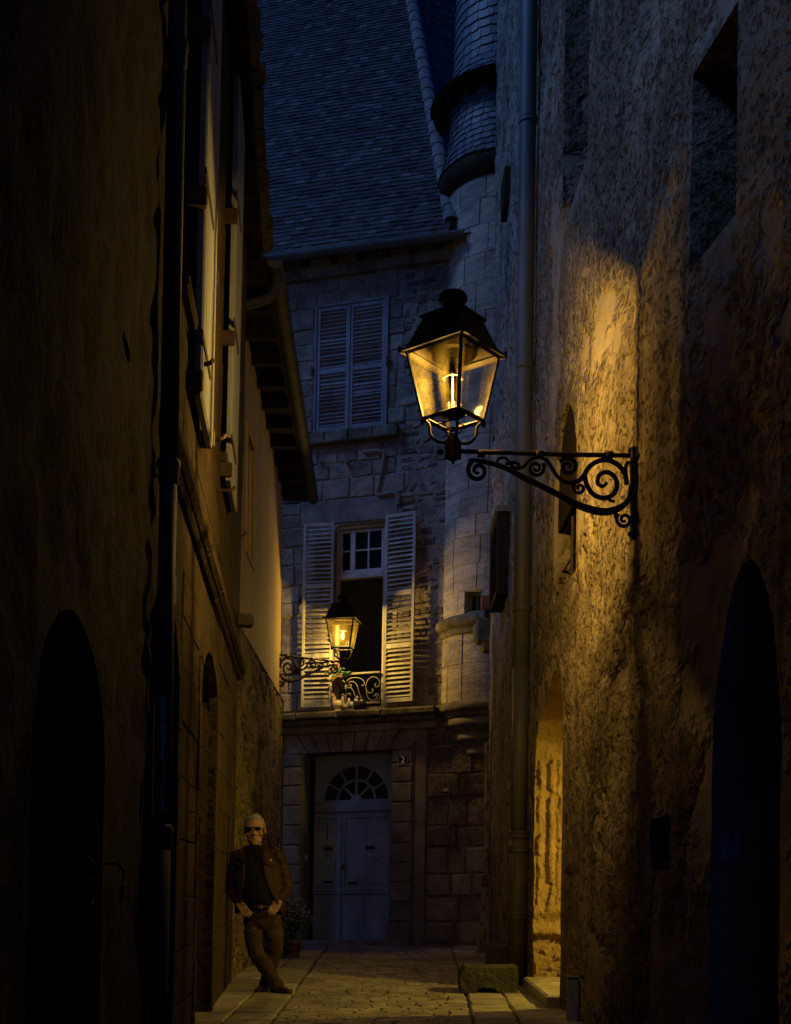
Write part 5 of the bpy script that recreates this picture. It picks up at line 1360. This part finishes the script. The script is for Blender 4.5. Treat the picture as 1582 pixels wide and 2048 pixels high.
a = bs(719, 1415, .13); p = FB.pt(a, ledge_z(a), .13)
bk = thing('wicker_basket', 'dark wicker basket with pale blue eggs on the ledge', 'basket', tuple(p))
wick = surf('dark_wicker', (.012, .010, .008), (.04, .03, .02), 40, .8, .8, 90, .01, 0)
MB().lathe([(.07, 0), (.09, .02), (.105, .08), (.12, .15), (.112, .155), (.095, .08)], p, 18).build('bowl', wick, bk, True)
MB().tube(smooth_path([p + np.array([.11*math.cos(t), 0, .14+.13*math.sin(t)]) for t in np.linspace(0, math.pi, 9)], 2), .008, 6).build('handle', wick, bk, True)
for x, y in ((-.04, 0), (.03, -.03), (.04, .03)): MB().ell(p + np.array([x, y, .15]), (.028, .028, .032)).build('egg', bluec, bk, True)

# ------------------------------------------------------------------ plants
leafm = surf('dark_leaf', (.03, .075, .018), (.085, .17, .045), 9, .5, 0, vary=.35, spec=.4)
leafd = surf('dusky_leaf', (.025, .06, .02), (.07, .14, .045), 9, .45, 0, vary=.35, spec=.4)
twig = surf('twig_bark', (.03, .02, .012), (.07, .05, .03), 20, .9, .3)
petal = surf('pale_blue_petal', (.35, .38, .60), (.6, .62, .75), 9, .6, 0, vary=.1)
petal_r = plain('red_petal', (.45, .012, .04), .6)
terra = surf('terracotta', (.16, .07, .04), (.28, .13, .075), 12, .85, .3, 50, .006, 0, (.10, .09, .07), .5)
def leaf(mb, c, L, w, d, nrm):
    d = d/np.linalg.norm(d); s = np.cross(d, nrm); s /= np.linalg.norm(s)+1e-9; n = np.cross(s, d)
    mb.add([c, c+d*L*.35+s*w*.5+n*L*.06, c+d*L, c+d*L*.35-s*w*.5+n*L*.06], [(0, 1, 2), (0, 2, 3)])
def shrub(p, hgt, rx, n, lab, cat, lm, flowers, fm, pot=True, name='leafy_shrub', lsize=.05, droop=0.3):
    t = thing(name, lab, cat, tuple(p)); p = np.array(p, float); rr = random.Random(int(p[0]*1000)+n)
    z0 = .22 if pot else 0
    if pot:
        MB().lathe([(.0, 0), (.10, 0), (.115, .02), (.14, .2), (.155, .2), (.155, .235), (.13, .235), (.12, .2), (.0, .2)], p, 20).build('pot', terra, t, True)
    st = MB(); lv = MB(); fl = MB()
    for k in range(max(5, n//45)):
        a = rr.uniform(0, 6.28); r = rx*rr.uniform(.2, 1); top = p + np.array([r*math.cos(a), r*math.sin(a)*.8, z0 + (hgt-z0)*rr.uniform(.45, 1.0)*(1-.25*(r/rx)**2)])
        P = smooth_path([p + (0, 0, z0*.8), p + np.array([(top-p)[0]*.3, (top-p)[1]*.3, z0+(top[2]-p[2]-z0)*.55]), top], 4); st.tube(P, list(np.linspace(.008, .003, len(P))), 5)
        for j in range(45):
            f = rr.uniform(.25, 1.02); q = P[min(int(f*(len(P)-1)), len(P)-1)] + np.array([rr.gauss(0, .045), rr.gauss(0, .045), rr.gauss(0, .04)])
            d = np.array([rr.gauss(0, 1), rr.gauss(0, 1), rr.gauss(-droop, .6)]); nn_ = np.array([rr.gauss(0, .6), rr.gauss(-.3, .6), 1.0])
            leaf(lv, q, lsize*rr.uniform(.6, 1.3), lsize*.55, d, nn_)
        for j in range(flowers):
            q = P[-1-rr.randrange(3)] + np.array([rr.gauss(0, .07), rr.gauss(-.03, .07), rr.gauss(0, .07)]); s = .011*rr.uniform(.6, 1.3)
            for m in range(5):
                a2 = m*1.257; leaf(fl, q, s, s*.9, np.array([math.cos(a2), -.5, math.sin(a2)]), np.array([0, -1, .3]))
    st.build('stems', twig, t); lv.build('foliage', lm, t)
    if flowers: fl.build('blossom', fm, t)
    return t
shrub((-1.50, 17.3, 0), .98, .34, 1500, 'potted flowering shrub with drooping leaves beside the blue door', 'shrub', leafd, 8, petal)
shrub((-1.68, 16.9, 0), .45, .2, 500, 'low grassy fern at the foot of the flowering shrub', 'fern', leafm, 0, petal, False, 'low_fern', .09, .9)
for py, lab in ((1470, 'ivy sprig on the left wall corner just under the cornice'), (1532, 'lower ivy sprig on the left wall corner')):
    p = F2.pt(PEND - .05, 0, .05); p = at(552, py, 19.4)
    t = thing('ivy_sprig', lab, 'ivy', tuple(p), 'ivy sprigs at the wall corner'); lv = MB(); st = MB(); rr = random.Random(py)
    st.tube(smooth_path([p + (-.08, .02, .02), p + (0, -.02, .04), p + (.06, -.04, -.02), p + (.05, -.04, -.14)], 3), .004, 5); st.build('stem', twig, t)
    for k in range(26): leaf(lv, p + np.array([rr.uniform(-.05, .09), rr.uniform(-.08, .03), rr.uniform(-.16, .10)]), .07, .06, np.array([rr.gauss(0, 1), rr.gauss(-.5, .5), rr.gauss(-.5, .6)]), np.array([rr.gauss(0, .4), -1, .5]))
    lv.build('leaves', leafm, t)
# geranium on the rail, half hidden by the far lantern
p = FB.pt(bs(678, 1345, .08), bz(1362, 678), .08)
gt = thing('geranium_pot', 'red geranium in a pot hooked on the window railing behind the far lantern', 'potted plant', tuple(p))
MB().lathe([(.0, -.11), (.06, -.11), (.08, .04), (.088, .04), (.088, .06), (.07, .06), (0, .04)], p, 16).build('pot', terra, gt, True)
lv = MB(); fl = MB(); rr = random.Random(4)
for k in range(70): leaf(lv, p + np.array([rr.gauss(0, .09), rr.gauss(0, .06), .10+rr.gauss(0, .09)]), .06, .06, np.array([rr.gauss(0, 1), rr.gauss(-.4, .6), rr.gauss(0, .6)]), np.array([rr.gauss(0, .5), -.6, 1]))
for c in ((-.05, -.05, .28), (-.03, -.06, .05), (.0, -.05, .25), (-.06, -.06, .0)):
    for k in range(8): leaf(fl, p + np.array(c) + np.array([rr.gauss(0, .025), rr.gauss(0, .02), rr.gauss(0, .025)]), .02, .018, np.array([rr.gauss(0, 1), -.6, rr.gauss(0, 1)]), np.array([0, -1, .2]))
lv.build('leaves', leafm, gt); fl.build('blossom', petal_r, gt)

# ------------------------------------------------------------------ the man leaning at the corner
MY = 11.85
def mp(px, py, dy=0.0): v = at(px, py, MY); return np.array([v[0], MY + dy, max(v[2], .0)])
man = thing('person', 'grey haired man in sunglasses and brown jacket leaning at the left wall corner', 'person', tuple(mp(545, 1984)))
skin = surf('weathered_skin', (.26, .15, .095), (.36, .22, .145), 18, .55, .25, 90, .003, 0, (.28, .15, .10), .4)
hairm = surf('grey_cropped_hair', (.14, .125, .11), (.30, .275, .25), 40, .8, 1.0, 140, .006, 0)
leather = surf('brown_leather_jacket', (.012, .005, .0024), (.032, .0135, .006), 9, .6, .8, 28, .014, 0, (.045, .02, .009), .3, .2)
knit = surf('black_knit', (.006, .005, .005), (.016, .013, .012), 30, .95, .4, 120, .003, 0, None, spec=.1)
denim = surf('dark_brown_denim', (.030, .020, .014), (.065, .044, .030), 14, .9, .5, 40, .008, 0, (.02, .014, .01), .5, .2)
shoe_m = surf('dark_brown_shoe', (.018, .011, .007), (.05, .03, .018), 10, .5, .3, 40, .004, 0)
def solid(name, mb, voxel, it, mat, parent):
    """one continuous skin out of overlapping volumes"""
    me = mb.mesh('tmp'); o = bpy.data.objects.new('tmp', me); COL.objects.link(o)
    r = o.modifiers.new('r', 'REMESH'); r.mode = 'VOXEL'; r.voxel_size = voxel; r.use_smooth_shade = True
    s = o.modifiers.new('s', 'SMOOTH'); s.iterations = it; s.factor = .5
    dg = bpy.context.evaluated_depsgraph_get(); nm = bpy.data.meshes.new_from_object(o.evaluated_get(dg)); bpy.data.objects.remove(o)
    nm.name = name; nm.materials.clear(); nm.materials.append(mat); nm.polygons.foreach_set('use_smooth', [True]*len(nm.polygons))
    return link(name, nm, parent)
def limb(mb, pts, r, n=5, seg=14, fold=0.0):
    P = smooth_path(pts, n); rr = list(np.interp(np.linspace(0, len(r)-1, len(P)), range(len(r)), r))
    if fold: rr = [x*(1 + fold*math.sin(i*2.3) + fold*.6*math.sin(i*4.1+1)) for i, x in enumerate(rr)]
    mb.tube(P, rr, seg)
    mb.ell(P[0], (rr[0],)*3, 12, 8); mb.ell(P[-1], (rr[-1],)*3, 12, 8)
sL, sR = mp(474, 1717, .03), mp(552, 1712, .03)
eL, eR = mp(466, 1775, .05), mp(571, 1772, .05)
wL, wR = mp(479, 1804, -.07), mp(561, 1799, -.07)
hL, hR = mp(507, 1838), mp(543, 1836)
kL, kR = mp(513, 1902, -.07), mp(550, 1898, -.01)
aL, aR = mp(557, 1966, -.10), mp(530, 1968, .05)
tL, tR = mp(580, 1979, -.20), mp(521, 1982, -.07)
aL[2] = .10; aR[2] = .10; tL[2] = .035; tR[2] = .035
body = MB()
limb(body, [mp(525, 1832), mp(522, 1795), mp(514, 1745), mp(511, 1712)], [.095, .10, .105, .08]); 
limb(body, [sL, eL, wL], [.05, .042, .03]); limb(body, [sR, eR, wR], [.05, .042, .03])
limb(body, [sL, mp(511, 1712), sR], [.05, .06, .05])
limb(body, [hL, kL, aL], [.075, .05, .022]); limb(body, [hR, kR, aR], [.075, .05, .022])
limb(body, [aL - (0, 0, .03), tL], [.022, .018]); limb(body, [aR - (0, 0, .03), tR], [.022, .018])
limb(body, [mp(511, 1712, .02), mp(510, 1680, .01)], [.062, .058])
hc = mp(509, 1654)
E_ = lambda px, py, dy, r: body.ell(mp(px, py, dy), r, 18, 12)
E_(508, 1653, .01, (.094, .112, .118)); E_(509.5, 1668, -.02, (.080, .085, .100)); E_(510, 1680, -.03, (.072, .066, .050)); E_(510.5, 1687, -.055, (.036, .034, .022))
E_(509, 1654, -.075, (.074, .03, .022)); E_(511, 1664, -.105, (.013, .022, .026)); E_(511, 1668.5, -.118, (.016, .017, .012)); E_(506.5, 1669.3, -.105, (.010, .012, .008)); E_(515.2, 1669.3, -.105, (.010, .012, .008))
E_(497.5, 1668, -.065, (.026, .03, .024)); E_(522.5, 1668, -.065, (.026, .03, .024)); E_(510.5, 1674.6, -.093, (.026, .014, .0055)); E_(510.5, 1677.2, -.090, (.023, .014, .006))
E_(488, 1662, .01, (.012, .025, .035)); E_(530, 1662, .01, (.012, .025, .035))
def hand(w, dirv, cross, thumb):
    """palm and four unequal bent fingers; the thumb goes into the pocket"""
    d = dirv/np.linalg.norm(dirv); c = cross - d*cross.dot(d); c /= np.linalg.norm(c); n = np.cross(d, c); n = n if n[1] < 0 else -n
    kn = w + d*.085
    for j in range(5): limb(body, [w + c*(j-2)*.008, kn + c*(j-2)*.0165], [.020, .014], 3, 10)
    for j, L in enumerate((.074, .084, .078, .060)):
        b = kn + c*(j-1.5)*.0215; sp_ = d + c*(j-1.5)*.05
        limb(body, [b, b + sp_*L*.45 + n*.010, b + sp_*L*.78 + n*.002, b + sp_*L - n*.014], [.0112, .0102, .0096, .0082], 3, 9)
    limb(body, [w + d*.02 + thumb*.02, w + d*.05 + thumb*.045, w + d*.075 + thumb*.045 - n*.025], [.015, .0125, .010], 3, 9)
vL = mp(499, 1829, -.12) - mp(480, 1808, -.09); vR = mp(545, 1826, -.12) - mp(560, 1803, -.09)
hand(mp(480, 1807, -.10), vL, np.array([-.75, 0, -.65]), np.array([.5, -.3, .75])); hand(mp(560, 1802, -.10), vR, np.array([.75, 0, -.65]), np.array([-.5, -.3, .75]))
bd = solid('body', body, .0058, 3, skin, man)
# hair: cropped, thin on top
hb = MB(); hb.ell(mp(508, 1650.5, .038), (.100, .107, .119), 20, 14); hb.ell(mp(508, 1641.5, .0), (.080, .086, .066), 16, 10)
hb.ell(mp(490.5, 1653, .02), (.016, .05, .040), 12, 8); hb.ell(mp(526.5, 1653, .02), (.016, .05, .040), 12, 8)
hair = solid('hair', hb, .0075, 2, hairm, man)
dv = np.array([v.co for v in hair.data.vertices]); hn = fbm(dv*55, 2) - .5
hair.data.vertices.foreach_set('co', (dv + (dv - hc)*hn[:, None]*.22).astype(np.float32).ravel())
# sunglasses
gm = plain('black_lens', (.004, .004, .005), .35, 0, .2)
g = MB().tube([mp(505.5, 1657, -.122), mp(511, 1656, -.128), mp(514.8, 1657, -.122)], .0035, 6).build('sunglasses', gm, man)
for cx in (500.3, 518.2):
    V = []; n = 16
    for dy in (-.124, -.117):
        for k in range(n):
            t = 2*math.pi*k/n; r = 1.0; V.append(mp(cx, 1658.5, dy + .010*abs(cx-509.5)/9*(.5+.5*math.cos(t)*(1 if cx > 509 else -1))) + np.array([.031*math.copysign(abs(math.cos(t))**.8, math.cos(t)), 0, .0195*math.sin(t)]))
    MB().add(V, [tuple(range(n))] + [tuple(range(2*n-1, n-1, -1))] + [(i, (i+1) % n, n+(i+1) % n, n+i) for i in range(n)]).build('lens', gm, g)
for sx, x0, x1 in ((-1, 494, 488), (1, 524.5, 530)): MB().tube([mp(x0, 1657, -.112), mp(x1, 1658, -.03), mp(x1, 1659, .02)], .003, 6).build('temple', gm, g)
# turtleneck
def shell(rows, name, mat, parent, a0=None, a1=None, seg=36, th=.008, wr=0.0, seed=0):
    """cloth lofted through elliptical rows (px,py,dy,rx,ry[,phiL,phiR]); phi measured from the front"""
    V, F = [], []; m = seg + 1; rr = random.Random(seed)
    for ri, row in enumerate(rows):
        px, py, dy, rx, ry = row[:5]; c = mp(px, py, dy); lo, hi = (row[5], row[6]) if len(row) > 5 else (0.0, 2*math.pi)
        for k in range(m):
            p = lo + (hi - lo)*k/seg; w = 1 + wr*(math.sin(p*7 + ri*1.7) + .7*math.sin(p*3 - ri*2.3 + 1))*.5
            V.append(c + np.array([rx*math.sin(p)*w, -ry*math.cos(p)*w, 0]))
    for r in range(len(rows)-1):
        for k in range(seg): F.append((r*m+k, r*m+k+1, (r+1)*m+k+1, (r+1)*m+k))
    o = MB().add(V, F).build(name, mat, parent, True); s = o.modifiers.new('thickness', 'SOLIDIFY'); s.thickness = th; s.offset = 0
    sb_ = o.modifiers.new('smooth', 'SUBSURF'); sb_.levels = 1; sb_.render_levels = 1; return o
u = MY/PF
shell([(509, 1690, .005, 16*u, .078), (509.5, 1696, .01, 17.5*u, .085), (510, 1703, .015, 21*u, .095), (511, 1710, .02, 30*u, .11), (512, 1722, .02, 38*u, .128), (514, 1745, .0, 40*u, .145), (518, 1775, -.02, 39*u, .160), (521, 1796, -.025, 37*u, .160), (523, 1806, -.01, 35*u, .145), (523, 1812, .0, 33*u, .13)], 'turtleneck', knit, man, wr=.012)
# trousers: continuous over both legs, belt and seam
tr = MB()
limb(tr, [mp(524, 1808, .0), mp(525, 1826, .0), mp(525, 1838, .0)], [.150, .155, .135]); 
limb(tr, [hL, mp(508, 1868, -.03), kL, mp(534, 1935, -.09), aL + (-.0, 0, -.025)], [.098, .095, .080, .072, .070], 7, 16, .028)
limb(tr, [hR, mp(548, 1866, .0), kR, mp(541, 1935, .02), aR + (0, 0, -.02)], [.098, .093, .078, .070, .068], 7, 16, .028)
tro = solid('trousers', tr, .010, 3, denim, man)
v = np.array([q.co for q in tro.data.vertices]); nz_ = fbm(v*14, 3) - .5; ctr = np.array(mp(527, 1880))
nr = np.array([q.normal for q in tro.data.vertices]); sc_y = np.where(v[:, 2:3] > .62, .80, 1.0)
v2 = v + nr*(nz_*.03)[:, None]; v2[:, 1] = MY + (v2[:, 1]-MY)*sc_y[:, 0]
tro.data.vertices.foreach_set('co', v2.astype(np.float32).ravel())
MB().tube([mp(524, 1813, 0) + np.array([.150*math.sin(t), -.137*math.cos(t), 0]) for t in np.linspace(0, 2*math.pi, 33)], .014, 6, False).build('belt', shoe_m, man, True)
MB().box(Frame(mp(524, 1813, -.152), (1, 0, 0), (0, 0, 1), (0, -1, 0)), -.02, .02, -.018, .018, 0, .008, .003).build('buckle', plain('dull_brass', (.25, .17, .08), .4, .8), man)
for (a_, t_) in ((aL, tL), (aR, tR)):
    sh = MB(); d = t_ - a_; d[2] = 0; d /= np.linalg.norm(d); b0 = np.array([a_[0], a_[1], 0.0])
    for f, z, rx, rz in ((-.05, .055, .042, .055), (.0, .06, .046, .06), (.05, .05, .047, .05), (.10, .042, .050, .042), (.15, .036, .046, .034)): sh.ell(b0 + d*f + (0, 0, z), (rx, rx*1.1, rz), 14, 10)
    so = solid('shoe', sh, .008, 2, shoe_m, man)
    v = np.array([q.co for q in so.data.vertices]); v[:, 2] = np.maximum(v[:, 2], .004); so.data.vertices.foreach_set('co', v.astype(np.float32).ravel())
# jacket: open front, sleeves, collar, pocket flaps
def phi(px, c, rx): return math.asin(max(-1, min(1, (px - c)*u/rx)))
jr = []
for (py, c, rx, ry, dy, l, r) in ((1706, 511, 34, .115, .03, 492, 529), (1712, 511, 42, .13, .03, 491, 529), (1722, 512, 46, .145, .025, 493, 529), (1740, 514, 47, .16, .01, 494, 529), (1760, 516, 48, .172, -.005, 492, 534), (1780, 518, 48, .178, -.01, 489, 542), (1798, 520, 49, .176, -.01, 487, 551), (1816, 521, 50, .172, .0, 482, 560), (1828, 521, 50, .17, .0, 478, 566)):
    rx *= u; jr.append((c, py, dy, rx, ry, phi(r, c, rx), 2*math.pi + phi(l, c, rx)))
jk = shell(jr, 'jacket', leather, man, th=.014, wr=.03, seed=3, seg=44)
for side, (s0, e0_, w0) in enumerate(((sL, eL, wL), (sR, eR, wR))):
    sv = MB(); limb(sv, [s0 + np.array([.03 if side == 0 else -.03, .0, .01]), s0, (s0+e0_)/2 + np.array([-.012 if side == 0 else .012, .01, 0]), e0_, (e0_+w0)/2, w0 + np.array([0, .01, .01])], [.078, .082, .074, .070, .062, .056], 7, 16, .035)
    so = solid('sleeve', sv, .009, 2, leather, jk); v = np.array([q.co for q in so.data.vertices]); nr = np.array([q.normal for q in so.data.vertices])
    so.data.vertices.foreach_set('co', (v + nr*((fbm(v*16+3, 3)-.5)*.035)[:, None]).astype(np.float32).ravel())
def jy(px): return .018 - .156*math.sqrt(max(.05, 1 - ((px - 513)/48.0)**2))
for sg, pts in ((-1, [(492, 1709), (488, 1692), (480, 1703), (476, 1716), (487, 1722), (493, 1728)]), (1, [(528, 1708), (531, 1690), (541, 1701), (546, 1714), (534, 1722), (529, 1728)])):
    V = [mp(x, y_, jy(x) + (.05 if i == 1 else 0) + (.02 if y_ < 1712 else 0)) for i, (x, y_) in enumerate(pts)]; V2 = [p_ + (0, -.010, 0) for p_ in V]; n = len(V)
    MB().add(V + V2, [tuple(range(n)), tuple(range(2*n-1, n-1, -1))] + [(i, (i+1) % n, n+(i+1) % n, n+i) for i in range(n)]).build('collar', leather, jk)
cb = shell([(510, 1709, .03, 24*u, .095, .95, 2*math.pi-.95), (510, 1698, .035, 22.5*u, .09, 1.05, 2*math.pi-1.05), (510, 1690, .04, 22*u, .088, 1.1, 2*math.pi-1.1)], 'collar_stand', leather, jk, th=.010)
for (x0, x1, y_) in ((474, 489, 1727), (534, 552, 1722)):
    V = [mp(x0, y_, jy(x0)-.006), mp(x1, y_, jy(x1)-.006), mp(x1, y_+6, jy(x1)-.010), mp((x0+x1)/2, y_+9, jy((x0+x1)/2)-.012), mp(x0, y_+6, jy(x0)-.010)]
    V2 = [p_ + (0, -.012, 0) for p_ in V]; n = 5
    MB().add(V + V2, [tuple(range(n)), tuple(range(2*n-1, n-1, -1))] + [(i, (i+1) % n, n+(i+1) % n, n+i) for i in range(n)]).build('pocket_flap', leather, jk)
bg = mp(543.5, 1721, jy(543.5) - .022)
MB().lathe([(.0, .006), (.011, .005), (.0135, .0), (.011, -.004)], (0, 0, 0), 16).build('badge', plain('orange_badge', (.75, .22, .05), .35), jk, True).matrix_basis = Matrix.Translation(Vector(bg)) @ Matrix.Rotation(math.radians(90), 4, 'X')
for p_ in (mp(485.5, 1823, -.135), mp(551.5, 1816.5, -.135)): MB().ell(p_, (.009, .007, .007), 10, 6).build('ring', plain('gold_ring', (.8, .5, .2), .25, 1.0), man, True)
